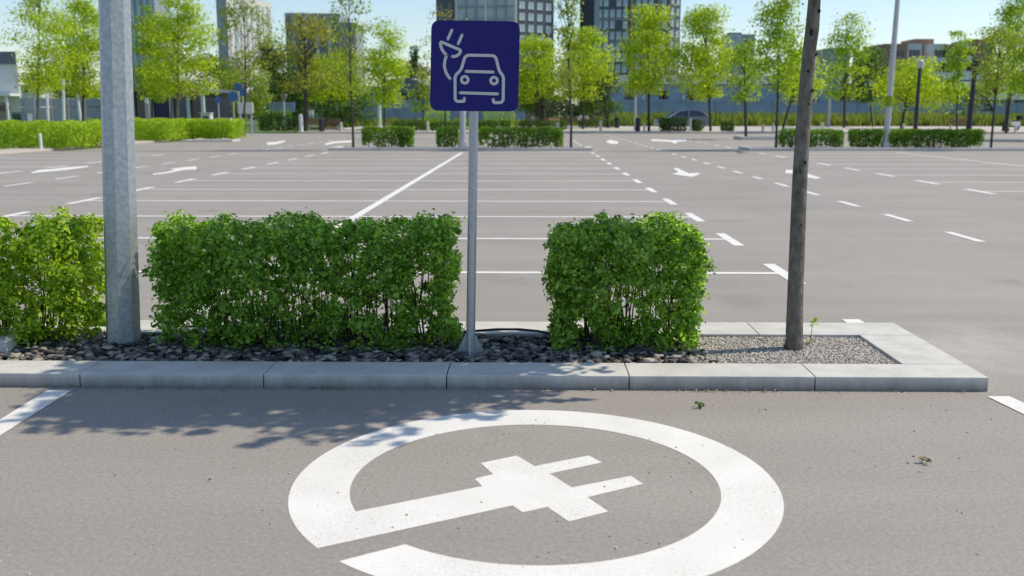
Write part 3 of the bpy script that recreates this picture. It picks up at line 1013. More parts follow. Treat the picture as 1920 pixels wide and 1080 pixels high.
# litter
def litter(name, label, px, py, s, m, seed, cat='leaf'):
    rg = np.random.default_rng(seed)
    g = G(px, py)
    n = 7
    P = np.stack([g.x + rg.normal(0, s * .5, n), g.y + rg.normal(0, s * .5, n), rg.uniform(.012, .03, n)], 1)
    V, Fv = leaves(P, np.tile([0., -.3, 1.], (n, 1)), s, rg, True)
    tag(link(name, np_mesh(name, V, Fv, 4), m), label, cat)
litter('fallen_leaf', 'small green leaf sprig lying on asphalt just above the white ring', 1311, 765, .030, M['L_dark'], 5, 'fallen leaf')
litter('fallen_leaf', 'small dry pale crumpled leaf on bare asphalt near the right edge', 1729, 869, .032, M['dry'], 6, 'fallen leaf')
n = 170
rg = np.random.default_rng(9)
x = np.concatenate([rg.uniform(-3, 2.6, 100), rg.normal(1.05, .12, 25), rg.normal(-1.2, .1, 25), rg.normal(-2.1, .25, 20)])
P = np.stack([x, YF - np.abs(rg.normal(0, .025, n)) - .008, rg.uniform(.005, .014, n)], 1)
V, Fv = leaves(P, np.tile([0., -.3, 1.], (n, 1)), .017, rg, True)
tag(link('leaf_litter', np_mesh('leaf_litter', V, Fv, 4), M['dry']), 'dry leaf litter along the foot of the kerb', kind='stuff')
n = 260
P = np.stack([rg.uniform(-3.2, 3.2, n), rg.uniform(2.8, 5.4, n), np.full(n, .003)], 1)
V, Fv = icos(P, rg.uniform(.002, .006, n), rg)
tag(link('grit', np_mesh('grit', V, Fv, 3), M['pebble']), 'loose grit scattered on the near asphalt', kind='stuff')

# ------------------------------------------------------------------ far islands with hedges and saplings
def island(x0, x1, y0, y1, lab, h=.12):
    r = empty('kerb', ((x0 + x1) / 2, y0, 0), lab, kind='structure')
    w = .3
    MB().box(((x0 + x1) / 2, y0 + w / 2, h / 2), (x1 - x0, w, h)).build('kerb_stone', M['concrete'], r, bevel=.015)
    MB().box(((x0 + x1) / 2, y1 - w / 2, h / 2), (x1 - x0, w, h)).build('kerb_stone', M['concrete'], r, bevel=.015)
    for x in (x0, x1 - w): MB().box((x + w / 2, (y0 + y1) / 2, h / 2), (w, y1 - y0 - 2 * w, h)).build('kerb_stone', M['concrete'], r, bevel=.015)
    MB().box(((x0 + x1) / 2, (y0 + y1) / 2, h / 2 - .03), (x1 - x0 - 2 * w, y1 - y0 - 2 * w, h - .04)).build('gravel_fill', M['pavement'], r)
    return r
YI = 42.0
IX = lambda px: A(px, 283, YI).x
island(IX(615), IX(1112), YI, YI + 2.2, 'pale kerb of the middle distant island')
island(IX(1405), IX(1405) + 24, YI, YI + 2.2, 'pale kerb of the right distant island')
island(A(1388, 262, 59).x, A(1388, 262, 59).x + 5.2, 58.5, 61, 'pale kerb of the short island behind the right one', .2)
island(A(337, 264, 54.5).x, A(436, 264, 54.5).x, 54.5, 56, 'dark low kerb before the left yellow hedge', .1)
HM = 'small clipped hedges on the distant islands'
def mid_hedge(label, p0, p1, ptop, n, seed, gaps=3, leafm='L_mid', Y=42.6, z0=.16, pt=.12):
    zt = A((p0 + p1) / 2, ptop, Y).z
    hedge('hedge', label, HM, A(p0, 260, Y).x, A(p1, 260, Y).x, Y, Y + .85, z0, zt, int(n * 1.7), .085, M[leafm], seed, fine=False, stems=int(3 + (p1 - p0) / 7), low=.35, gaps=gaps, rnd=.16, stem_r=.022, zfoot=pt)
mid_hedge('clipped hedge left of the sign on the middle distant island', 677, 775, 238, 3000, 21)
mid_hedge('narrow clipped bush just left of the sign post on the middle island', 818, 857, 238, 1300, 22, 1)
mid_hedge('long clipped hedge right of the sign post with gaps at its foot', 897, 1056, 239, 4600, 23, 9)
mid_hedge('clipped hedge half hidden behind the near trunk on the right island', 1468, 1584, 243, 3000, 24, 3)
mid_hedge('short clipped hedge left of the tall grey lamp post on the right island', 1601, 1659, 243, 2000, 25, 2)
mid_hedge('longest clipped hedge right of the tall grey lamp post on the right island', 1669, 1846, 243, 5200, 26, 8)

# long yellow-green hedges on the left, running away from the camera
HL = 'yellow-green hedges along the left side'
def long_hedge(label, x0, x1, y0, y1, zt, n, seed, m='L_yel'):
    hedge('hedge', label, HL, x0, x1, y0, y1, .12, zt, int(n * 1.9), .12, M[m], seed, fine=False, stems=10, low=.8, gaps=0, rnd=.3, stem_r=.02, zfoot=.1)
xl = A(186, 262, 45).x
long_hedge('first yellow-green hedge at the left edge, before the gap behind the octagonal pole', -25.5, -19.3, 41.6, 46.5, 1.22, 9000, 31)
long_hedge('second yellow-green hedge running from the octagonal pole to the round end bush', A(252, 262, 52).x - 3.2, A(352, 262, 56).x, 53.0, 57.5, 1.26, 7000, 32)
long_hedge('rounded bright bush ending the left yellow-green hedge', A(330, 262, 57).x, A(440, 262, 57).x, 56.6, 59.5, 1.22, 5000, 33)
long_hedge('dark green hedge stub peeping past the left edge before the yellow hedge', -26.5, -21.6, 39.0, 41.2, 1.0, 2500, 34, 'L_mid')

HF = 'dark clipped shrubs on the far pavement'
def far_shrub(label, p0, p1, pt, Y, n, seed, m='L_dark', gaps=1):
    hedge('shrub', label, HF, A(p0, 230, Y).x, A(p1, 230, Y).x, Y, Y + 1.3, PZ + .05, A(p0, pt, Y).z, n, .13, M[m], seed, fine=False, stems=5, low=.75, gaps=gaps, rnd=.5, stem_r=.03, zfoot=PZ)['category'] = 'shrub'
far_shrub('dark wide hedge on the far kerb left of the round-topped olive tree', 482, 560, 217, 79, 2600, 41)
far_shrub('dark shrub on the far pavement above the left middle-island hedge', 737, 802, 226, 80, 2000, 42)
far_shrub('low dark shrub on the far pavement just left of the sign post', 806, 862, 228, 81, 1600, 43)
far_shrub('low dark hedge on the far pavement right of the sign post, before a seated person', 893, 958, 226, 84, 1800, 44)
far_shrub('low dark hedge on the far pavement behind the long middle-island hedge', 972, 1064, 226, 86, 2200, 45)
far_shrub('low dark hedge below the small dark tree on the far pavement', 1086, 1162, 224, 98, 2000, 46)
far_shrub('boxy dark shrub in front of the parked car bonnet', 1237, 1262, 221, 79, 1000, 47)
far_shrub('dark shrub in front of the parked car doors', 1260, 1291, 220, 79.6, 1200, 48)
far_shrub('dark shrub in front of the parked car boot', 1297, 1319, 224, 79, 900, 49)
far_shrub('lone round dark shrub on the far kerb right of the parked car', 1356, 1378, 227, 78.5, 1000, 50)
far_shrub('yellowish low bush on the far lawn behind the sign left corner', 795, 842, 208, 106, 1500, 51, 'L_yel', 0)
far_shrub('yellowish low hedge on the far lawn behind the sign right corner', 905, 965, 206, 108, 1700, 52, 'L_yel', 0)
far_shrub('mid green hedge behind the pale box board on the left', 480, 545, 206, 100, 1500, 53, 'L_mid', 0)

GT = 'young trees round the car park'
T = tree
B1, B2, SF, RU, DK = M['L_tree'], M['L_tree2'], M['L_soft'], M['L_rust'], M['L_dark']
T('maple_tree', 'tall airy yellow-green tree standing in the hedge at the far left', GT, 66, 50, .1, 66, -60, 172, 112, B1, 'upright', .62, .075, seed=1, bark=M['bark'])
T('maple_tree', 'dense yellow-green tree immediately left of the octagonal pole', GT, 153, 66, .1, 152, -10, 178, 96, B1, 'ovoid', 1.1, .09, seed=2)
T('maple_tree', 'dark green dense tree immediately right of the octagonal pole', GT, 284, 74, .1, 280, 4, 190, 78, B2, 'ovoid', 1.0, .1, seed=3)
T('maple_tree', 'largest bright yellow-green tree right of the octagonal pole, over the navy door', GT, 331, 62, .1, 330, -30, 182, 116, B1, 'wide', .95, .1, seed=4, bark=M['bark'])
T('maple_tree', 'sparse see-through tree in front of the white tower', GT, 457, 66, .1, 455, -50, 150, 108, SF, 'upright', .34, .075, seed=5, kink=.1)
T('maple_tree', 'olive-brown tree with thick dark trunk left of centre', GT, 573, 79, PZ, 570, 15, 178, 118, RU, 'wide', .42, .17, seed=6)
T('maple_tree', 'bright yellow-green tree behind the litter bin left of centre', GT, 607, 82, PZ, 628, 88, 190, 108, B1, 'wide', 1.15, .07, seed=7)
T('sapling', 'thin sapling at the left end of the middle island', GT, 661, 42.8, .1, 652, -70, 178, 92, SF, 'upright', .26, .05, seed=8, kink=.05)
T('maple_tree', 'upright yellow-green tree between thin sapling and blue sign', GT, 720, 84, PZ, 720, 32, 196, 84, B1, 'upright', .95, .08, seed=9)
T('sapling', 'small pale sapling before the slate hall left of the sign', GT, 794, 95, PZ, 790, 122, 208, 52, SF, 'cone', .5, .05, seed=10)
T('maple_tree', 'nearly bare rust-tinged tree directly behind the blue sign', GT, 835, 60, .1, 832, 8, 200, 90, RU, 'ovoid', .16, .06, seed=11)
T('maple_tree', 'broad bright yellow-green tree at the right edge of the blue sign', GT, 1018, 88, PZ, 1000, 58, 190, 92, B1, 'wide', 1.2, .12, seed=12)
T('sapling', 'tall thin sapling on the right end of the middle island', GT, 1071, 42.8, .1, 1066, -60, 182, 46, SF, 'column', .5, .055, seed=13, kink=.05)
T('maple_tree', 'broad bright yellow-green tree directly behind the right sapling of the middle island', GT, 1093, 90, PZ, 1095, 44, 188, 92, B1, 'ovoid', 1.2, .1, seed=14)
T('small_tree', 'short dark green tree under the yellow crowns beside the far promenade', GT, 1141, 97, PZ, 1128, 122, 220, 84, DK, 'wide', 1.0, .12, seed=15)
T('maple_tree', 'tall pyramidal yellow-green tree in front of the dark tower right edge', GT, 1217, 80, PZ, 1217, -5, 176, 104, B1, 'upright', 1.05, .11, seed=16)
T('maple_tree', 'tall pointed yellow-green tree just right of the parked car', GT, 1333, 80, PZ, 1326, 0, 186, 104, B1, 'upright', 1.15, .1, seed=17)
T('maple_tree', 'leaning tree with thick trunk on the short far island', GT, 1400, 60, .1, 1398, 72, 196, 66, B2, 'ovoid', .7, .09, seed=18)
T('maple_tree', 'tall yellow-green sapling left of the near trunk on the right island', GT, 1457, 43, .1, 1466, -14, 186, 100, B2, 'upright', .8, .055, seed=19)
T('maple_tree', 'yellow-green tree hidden half behind the near grey trunk', GT, 1467, 79, PZ, 1500, 92, 190, 92, B1, 'ovoid', .9, .09, seed=20)
T('maple_tree', 'tree with airy top right of the near trunk, before the blue gable', GT, 1583, 98, PZ, 1590, 18, 182, 88, B2, 'upright', .6, .12, seed=21)
T('small_tree', 'dark green low tree left of the tall grey lamp post', GT, 1637, 104, PZ, 1628, 92, 190, 64, DK, 'ovoid', .9, .1, seed=22)
T('maple_tree', 'broad low yellow-green tree just right of the tall grey lamp post', GT, 1690, 92, PZ, 1712, 94, 204, 132, B1, 'wide', 1.15, .12, seed=23)
T('maple_tree', 'narrow ragged green tree left of the black lamp post', GT, 1795, 88, PZ, 1802, 52, 192, 48, B2, 'column', .75, .07, seed=24)
T('sapling', 'thin leaning sapling at the right end of the long hedge', GT, 1862, 43.2, .1, 1880, 22, 168, 76, SF, 'ovoid', .5, .05, seed=25)
T('maple_tree', 'tall green tree cut by the right edge of the picture', GT, 1888, 76, PZ, 1915, -40, 176, 92, B2, 'upright', .7, .1, seed=26)
GB = 'dark background trees'
T('background_tree', 'dark tree behind the grey fence left of the octagonal pole', GB, 120, 112, 0, 125, 92, 200, 110, DK, 'wide', .9, .16, seed=31)
T('background_tree', 'dark tree over the glazed pavilion', GB, 390, 118, 0, 385, 96, 200, 130, DK, 'wide', 1.0, .2, seed=32)
T('background_tree', 'dark conical tree between the white and the blue towers', GB, 508, 130, 0, 508, 68, 220, 92, DK, 'cone', 1.1, .2, seed=33)
T('background_tree', 'dull olive tree behind the blue round road signs', GB, 450, 108, 0, 452, 112, 214, 92, M['L_soft'], 'wide', .8, .15, seed=34)
T('background_tree', 'dark tree behind the olive-brown tree', GB, 560, 125, 0, 562, 96, 224, 100, DK, 'ovoid', 1.0, .2, seed=35)
T('background_tree', 'dark broad tree beneath the bright crown left of centre', GB, 640, 112, 0, 640, 150, 232, 120, DK, 'wide', 1.1, .16, seed=36)
T('background_tree', 'dark tree with twin trunks beside the right edge of the blue sign', GB, 1020, 100, PZ, 1015, 128, 206, 118, DK, 'wide', .8, .3, seed=37)
T('background_tree', 'dark tree behind the brown apartment block corner', GB, 1655, 150, 0, 1640, 84, 200, 56, DK, 'ovoid', .9, .2, seed=38)
T('background_tree', 'distant grey-green tree above the slate hall', GB, 775, 190, 0, 772, 112, 150, 66, M['L_far'], 'wide', 1.0, .3, seed=39)
T('poplar_tree', 'tiny dark columnar poplar on the skyline left of the sign', GB, 777, 240, 0, 777, 84, 122, 17, DK, 'column', 1.3, .3, seed=40)
T('background_tree', 'dark tree trailing over the white terrace building at right', GB, 1880, 120, 0, 1845, 150, 205, 80, M['L_soft'], 'wide', .5, .15, seed=41)
# unseen tree added past the right edge to cast shade on the road
T('maple_tree', 'unseen tree added beyond the right picture edge for its shadow', GT, 2010, 58, .1, 2010, -40, 180, 190, B2, 'wide', 1.1, .1, seed=42)

# ------------------------------------------------------------------ lamp posts, poles
GL = 'lamp posts beyond the near island'
def post(name, label, p0, p1, Y, r0, r1, m, zf=PZ, head=None, extend=0, group=GL, cat='lamp post', seg=10, band=None):
    b = A(p0[0], p0[1], Y)
    t = A(p1[0], p1[1], Y)
    d = (t - b) / (t.z - b.z)
    b = b - d * (b.z - zf)
    t = t + d * extend
    root = empty(name, b, label, cat, group)
    MB().tube([b - d * .05, t], [r0, r1], seg).build('shaft', m, root)
    MB().tube([b, b + d * .25], [r0 * 1.5, r0 * 1.5], seg).build('base_collar', m, root)
    if band:
        c = b + d * band
        MB().tube([c, c + d * .45], [r0 * 1.1, r0 * 1.1], seg).build('sticker_band', M['L_yel'], root)
    if head == 'arm':
        MB().tube([t - d * .1, t + Vector((0, -.6, .3)), t + Vector((0, -1.6, .4))], [r1, r1, r1 * .8], 8).build('arm', m, root)
        MB().box(t + Vector((0, -1.8, .4)), (.28, .7, .1)).build('lamp_head', m, root, bevel=.02)
    if head == 'drum':
        MB().lathe([(r1 * 1.3, 0), (r1 * 2.1, .05), (r1 * 2.1, .55), (r1 * 1.2, .65)], t, 12).build('lamp_head', M['globe'], root)
    if head == 'cap':
        MB().lathe([(r1 * 1.2, -.1), (r1 * 1.7, .0), (r1 * 1.7, .5), (r1 * 1.1, .6)], t, 12).build('lamp_head', m, root)
    if head == 'globe':
        MB().lathe([(.04, 0), (.17, .06), (.20, .3), (.14, .52), (.03, .58)], t, 14).build('lamp_globe', M['globe'], root)
    if head == 'funnel':
        MB().lathe([(.05, -.1), (.14, 0), (.36, .5), (.36, .58)], t, 14).build('lamp_head', M['tan'], root)
    if head == 'side':
        MB().box(t + Vector((.25, 0, -.15)), (.7, .25, .12)).build('lamp_head', M['white'], root, bevel=.02)
    return root
post('lamp_post', 'grey lamp post just left of the sign post on the middle island', (867.5, 278), (868.5, 58), 42.8, .14, .11, M['pole_grey'], .1)
post('lamp_post', 'tall grey lamp post with a yellow band rising out of frame on the right island', (1660, 278), (1683, 0), 42.9, .135, .085, M['pole_grey'], .1, 'arm', 2.5, band=1.75)
post('lamp_post', 'black post with pale drum lamp before the broad low tree at right', (1716, 242), (1725, 128), 78, .17, .13, M['pole_dark'], PZ, 'drum')
post('lamp_post', 'thickest black lamp post, right of the narrow ragged green tree', (1816, 245), (1829, 122), 77.5, .22, .16, M['pole_dark'], PZ, 'cap')
post('lamp_post', 'black lamp post behind the leaning sapling near the right edge', (1886, 240), (1899, 128), 80, .19, .14, M['pole_dark'], PZ, 'drum')
post('lamp_post', 'thin pale pole in front of the blue gable at right', (1553, 235), (1560, 132), 104, .15, .12, M['pole_grey'], PZ, 'side')
post('lamp_post', 'pale post with a small side lamp at left, before the grey fence', (90, 226), (87, 150), 84, .14, .10, M['white'], 0, 'side')
post('lamp_post', 'tall pale pole left of the dense yellow tree', (120, 226), (117, 100), 88, .14, .10, M['white'], 0, 'side')
post('lamp_post', 'thin pale pole rising behind the grey fence at left', (110, 200), (108, 132), 112, .14, .11, M['pole_grey'], 0, 'side')
post('lamp_post', 'short pale post close left of the dense yellow tree trunk', (151, 226), (145, 172), 86, .13, .10, M['white'], 0, 'side')
post('lamp_post', 'post with opal globe lamp in front of the big bright tree, by the pavilion', (322, 226), (321, 156), 70, .07, .06, M['pole_dark'], .1, 'globe')
post('lamp_post', 'thin post with funnel-shaped lamp before the blue hoarding', (533, 226), (532, 188), 92, .10, .08, M['pole_grey'], PZ, 'funnel')
post('lamp_post', 'pale double post under the upright yellow tree left of the sign', (712, 240), (711, 172), 88, .16, .14, M['white'], PZ, 'cap')
post('lamp_post', 'slim grey post between the small dark tree and the tall pyramidal tree', (1191, 240), (1192, 120), 86, .10, .08, M['pole_grey'], PZ, 'cap')
post('lamp_post', 'slim grey post by the lawn left of the sign', (1010, 232), (1010, 160), 97, .08, .06, M['pole_dark'], PZ, 'cap')

GBo = 'bollards along the far kerb and hedge'
def bollard(label, px, py, ptop, Y, r=.07, m='concrete', zf=PZ):
    b = A(px, py, Y); t = A(px, ptop, Y)
    root = empty('bollard', (b.x, Y, zf), label, 'bollard', GBo)
    h = t.z - zf
    MB().lathe([(r, -.02), (r, h - .06), (r * .8, h - .02), (r * .4, h)], (b.x, Y, zf), 12).build('shaft', M[m], root)
    MB().lathe([(r * 1.25, 0), (r * 1.25, .05)], (b.x, Y, zf), 12).build('base_ring', M[m], root)
bollard('white bollard standing in front of the first yellow-green hedge', 77.5, 283, 250, G(77.5, 284).y, .06, 'white', .1)
for px, pt, lab in ((477, 226, 'pale bollard left of the dark wide hedge on the far kerb'), (640, 229, 'pale bollard between the litter bin and the thin sapling'),
                    (802, 227, 'pale bollard left of the narrow bush on the middle island'), (1046, 229, 'pale bollard behind the right end of the long middle-island hedge'),
                    (1126, 226, 'pale bollard in front of the small dark tree'), (1208, 232, 'thin pale bollard right of the tall black litter bin'),
                    (1294, 222, 'pale bollard between the shrubs in front of the parked car'), (1449, 231, 'pale bollard left of the sapling on the right island'),
                    (1542, 230, 'pale bollard behind the half-hidden hedge on the right island'), (1693, 232, 'pale bollard left of the black post with a drum lamp'),
                    (1903, 236, 'pale bollard in front of the scooter'), (565, 214, 'thick pale bollard left of the olive-brown tree trunk'), (1430, 233, 'pale bollard right of the leaning thick-trunked tree')):
    bollard(lab, px, 249, pt, 78.2, .09 if px != 565 else .16, 'concrete' if px != 565 else 'white')

def bin_(name, label, px, p0, p1, Y, w, m, zf=PZ, kind='round'):
    c = A(px, 230, Y); h = A(px, p1, Y).z - zf
    root = empty(name, (c.x, Y, zf), label, 'bin')
    if kind == 'round':
        MB().lathe([(w * .42, 0), (w * .5, .05), (w * .5, h * .86), (w * .46, h * .88)], (c.x, Y, zf), 16).build('body', m, root)
        MB().lathe([(w * .55, h * .88), (w * .55, h * .93), (w * .3, h)], (c.x, Y, zf), 16).build('lid', m, root)
    else:
        MB().box((c.x, Y, zf + .06 + h * .42), (w, .7, h * .8), 0, 1.12).build('body', m, root, bevel=.02)
        MB().box((c.x, Y - .02, zf + h * .9), (w * 1.18, .85, .07)).build('lid', m, root, bevel=.02)
        for s_ in (-1, 1):
            MB().tube([(c.x + s_ * w * .4 - .04, Y + .35, zf + .1), (c.x + s_ * w * .4 + .04, Y + .35, zf + .1)], .1, 12).build('wheel', M['black'], root)
bin_('litter_bin', 'dark round litter bin on the far kerb right of the olive-brown tree', 602.5, 248, 222, 78.6, .42, M['bin_dark'])
bin_('litter_bin', 'tall black litter bin on the far kerb left of the tall pyramidal tree', 1196, 248, 221, 78.6, .40, M['bin_dark'])
bin_('litter_bin', 'small dark bin by the meadow left of the slim grey post', 1157, 235, 219, 96, .45, M['bin_dark'])
bin_('wheelie_bin', 'dark green wheelie bin beside the pale warehouse', 37, 224, 207, 83, .8, M['bin_green'], 0, 'box')
bin_('wheelie_bin', 'paler bin with white lid at the right of the dark green one', 51, 224, 210, 82, .5, M['steel_wall'], 0, 'box')

# ------------------------------------------------------------------ road signs
def round_sign(label, px, py, pyb, Y, rpx, m='road_sign_blue', zf=0):
    c = A(px, py, Y); r = rpx * Y / F_PX
    root = empty('road_sign', (c.x, Y, zf), label, 'road sign', 'blue round road signs')
    MB().tube([(c.x, Y, zf - .05), (c.x, Y, c.z + r)], .045, 8).build('post', M['pole_grey'], root)
    n = 24
    f = [(c.x + r * math.cos(2 * math.pi * i / n), Y - .05, c.z + r * math.sin(2 * math.pi * i / n)) for i in range(n)]
    g = [(x, y - .015, z) for x, y, z in f]
    MB().add(f + g, [tuple(range(n - 1, -1, -1)), tuple(range(n, 2 * n))] + [(i, (i + 1) % n, n + (i + 1) % n, n + i) for i in range(n)]).build('disc', M[m], root)
round_sign('larger lower blue round sign left of the pale box board', 437, 181, 225, 72, 9.5)
round_sign('upper blue round sign behind the sparse tree trunk', 447, 163, 225, 73, 8)
round_sign('right blue round sign behind the sparse tree trunk, above the pale box board', 455, 173, 225, 74, 7.5)
round_sign('small blue round sign on a pale post left of the sparse tree', 409, 187, 225, 76, 6.5)
def board(name, label, p0, p1, t, b_, Y, zf, m, cat, legs=True):
    a, c = A(p0, t, Y), A(p1, b_, Y)
    root = empty(name, ((a.x + c.x) / 2, Y, zf), label, cat)
    MB().box(((a.x + c.x) / 2, Y, (a.z + c.z) / 2), (c.x - a.x, .18, a.z - c.z)).build('panel', m, root, bevel=.03)
    for f in (.15, .85):
        x = a.x + (c.x - a.x) * f
        MB().box((x, Y + .03, (zf + c.z) / 2), (.09, .09, c.z - zf)).build('leg', M['pole_grey'], root)
    return root
board('info_board', 'blank pale grey box board behind the sparse tree trunk', 446, 475, 192, 213, 70, 0, M['wall_pale'], 'board')
board('hoarding', 'blue hoarding panel behind the funnel lamp', 503, 553, 192, 210, 110, PZ, M['wall_blue'], 'hoarding')
board('small_sign', 'small white notice plate left of the litter bin', 579, 588, 207, 217, 92, PZ, M['white'], 'notice')
board('small_sign', 'small pale notice plate left of the navy door', 271, 278, 183, 194, 84, 0, M['white'], 'notice')
c = A(388, 215, 88)
root = empty('ticket_booth', (c.x, 88, 0), 'small white booth cabinet at the right end of the dark pavilion', 'booth')
MB().box((c.x, 88, .75), (.85, .8, 1.5)).build('body', M['white'], root, bevel=.03)
MB().box((c.x, 87.9, 1.54), (1.0, 1.0, .08)).build('roof', M['wall_pale'], root, bevel=.02)
MB().box((c.x, 87.57, 1.1), (.5, .04, .4)).build('screen', M['glass_dark'], root)
a, c = A(405, 219, 80), A(434, 219, 80)
tag(MB().box(((a.x + c.x) / 2, 80, 1.05), (c.x - a.x, .5, .22)).box(((a.x + c.x) / 2, 80, .48), (.9 * (c.x - a.x), .25, .95)).build('low_wall', M['concrete'], bevel=.02), 'low pale concrete ledge left of the pale box board', 'ledge')

# ------------------------------------------------------------------ benches, planters
def bench(label, px, Y, w, rz=0, zf=PZ, m='wood'):
    c = A(px, 235, Y)
    root = empty('bench', (c.x, Y, zf), label, 'bench', 'wooden benches on the promenade')
    def bx(name, cc, d, mm):
        o = MB().box(cc, d).build(name, mm, None, bevel=.01)
        o.parent = root
    bx('seat', (0, 0, .45), (w, .5, .07), M[m]); bx('backrest', (0, .28, .75), (w, .06, .45), M[m])
    for s_ in (-1, 1): bx('leg', (s_ * w * .4, .05, .21), (.12, .5, .42), M['concrete'])
    root.rotation_euler.z = rz
bench('wooden bench on the lawn edge left of the litter bin', 594, 87, 1.7, .1)
bench('wooden bench on the promenade right of the litter bin', 620, 84, 1.6, -.1)
bench('pale wooden bench behind the dark wide hedge at left', 553, 83, 1.4)
bench('angled wooden bench behind the thin right sapling of the middle island', 1042, 92, 1.8, .7)
bench('wooden bench among the hedges behind the sign post', 1058, 90, 1.4, -.6)
bench('tan wooden lounger bench left of the thickest black lamp post', 1799, 92, 1.9, -.35)
bench('bench under the two seated people right of the thin sapling', 1094, 101, 3.4)
bench('bench under the seated person behind the long middle-island hedge', 1003, 91.3, 1.8)
a, b_ = G(578, 243, PZ), G(627, 243, PZ)
mb = MB()
mb.box(((a.x + b_.x) / 2, 86.0 + 3, PZ + .1), (2.9, 2.2, .2))
tag(mb.build('planting_bed', M['soil'], bevel=.05), kind='structure')

# ------------------------------------------------------------------ people
def person(label, px, Y, shirt, trousers, lean=.15, face=math.pi, seat=.45, zf=PZ):
    c = A(px, 230, Y)
    J = {'pel': (0, 0, seat + .10), 'waist': (0, .02 + lean * .2, seat + .28), 'chest': (0, .02 + lean * .55, seat + .48), 'neck': (0, lean * .8, seat + .66), 'hb': (0, lean * .95 + .02, seat + .74),
         'head': (0, lean * 1.05 + .03, seat + .84), 'crown': (0, lean * 1.05 + .02, seat + .93)}
    for s_, n in ((-1, 'l'), (1, 'r')):
        J['hip' + n] = (s_ * .10, .04, seat + .08); J['knee' + n] = (s_ * .14, .48, seat + .06); J['ank' + n] = (s_ * .13, .46, .09); J['toe' + n] = (s_ * .14, .64, .045)
        J['sh' + n] = (s_ * .19, lean * .65, seat + .57); J['el' + n] = (s_ * .24, lean * .7 + .12, seat + .32); J['wr' + n] = (s_ * .15, lean + .34, seat + .22); J['hand' + n] = (s_ * .12, lean + .43, seat + .20)
    E = [('pel', 'waist'), ('waist', 'chest'), ('chest', 'neck'), ('neck', 'hb'), ('hb', 'head'), ('head', 'crown')]
    for n in 'lr': E += [('pel', 'hip' + n), ('hip' + n, 'knee' + n), ('knee' + n, 'ank' + n), ('ank' + n, 'toe' + n), ('chest', 'sh' + n), ('sh' + n, 'el' + n), ('el' + n, 'wr' + n), ('wr' + n, 'hand' + n)]
    rad = {'pel': .14, 'waist': .125, 'chest': .15, 'neck': .055, 'hb': .07, 'head': .095, 'crown': .06, 'hip': .095, 'knee': .065, 'ank': .045, 'toe': .035, 'sh': .062, 'el': .046, 'wr': .032, 'hand': .036}
    ks = list(J)
    me = bpy.data.meshes.new('person')
    me.from_pydata([J[k] for k in ks], [(ks.index(a), ks.index(b)) for a, b in E], [])
    o = bpy.data.objects.new('person', me)
    COL.objects.link(o)
    sk = o.modifiers.new('s', 'SKIN')
    for i, k in enumerate(ks):
        r = rad.get(k, rad.get(k[:-1]))
        me.skin_vertices[0].data[i].radius = (r, r * (.8 if k in ('waist', 'chest', 'pel') else 1))
    me.skin_vertices[0].data[0].use_root = True
    o.modifiers.new('u', 'SUBSURF').levels = 1
    dg = bpy.context.evaluated_depsgraph_get()
    m2 = bpy.data.meshes.new_from_object(o.evaluated_get(dg))
    o.modifiers.clear()
    o.data = m2
    for mm in (M['skin'], shirt, trousers, M['black']): m2.materials.append(mm)
    for p in m2.polygons:
        z, y, x = p.center.z, p.center.y, abs(p.center.x)
        if z > seat + .665: i = 0
        elif y > lean + .26 and seat + .15 < z and x < .2 and y < lean + .6: i = 0
        elif z > seat + .19: i = 1
        elif z < .10: i = 3
        else: i = 2
        p.material_index = i
        p.use_smooth = True
    o.location = (c.x, Y, zf)
    o.rotation_euler.z = face
    tag(o, label, 'person', 'people seated on the promenade')
    h = Vector(J['head'])
    b = MB()
    b.lathe([(.100, -.02), (.108, .05), (.085, .10), (.03, .125)], h + Vector((0, -.018, 0)), 12)
    hr = b.build('hair', M['hair'], None, smooth=True)
    hr.parent = o
    nb = MB()
    nb.add([h + Vector(q) for q in ((0, .085, .02), (-.016, .088, -.03), (.016, .088, -.03), (0, .115, -.027))], [(0, 1, 3), (0, 3, 2), (1, 2, 3)])
    nn = nb.build('nose', M['skin'], None)
    nn.parent = o
person('person in pale blue shirt sitting bent forward behind the long middle-island hedge', 1003, 91, M['cloth_pale'], M['cloth_grey'], .3, math.pi * .6)
person('left of two seated people right of the thin sapling, in a white shirt', 1087, 100.6, M['cloth_white'], M['cloth_grey'], .12, math.pi * 1.1, .5)
person('right of two seated people right of the thin sapling, white top and blue trousers', 1099, 100.4, M['cloth_white'], M['cloth_blue'], .12, math.pi * .9, .5)

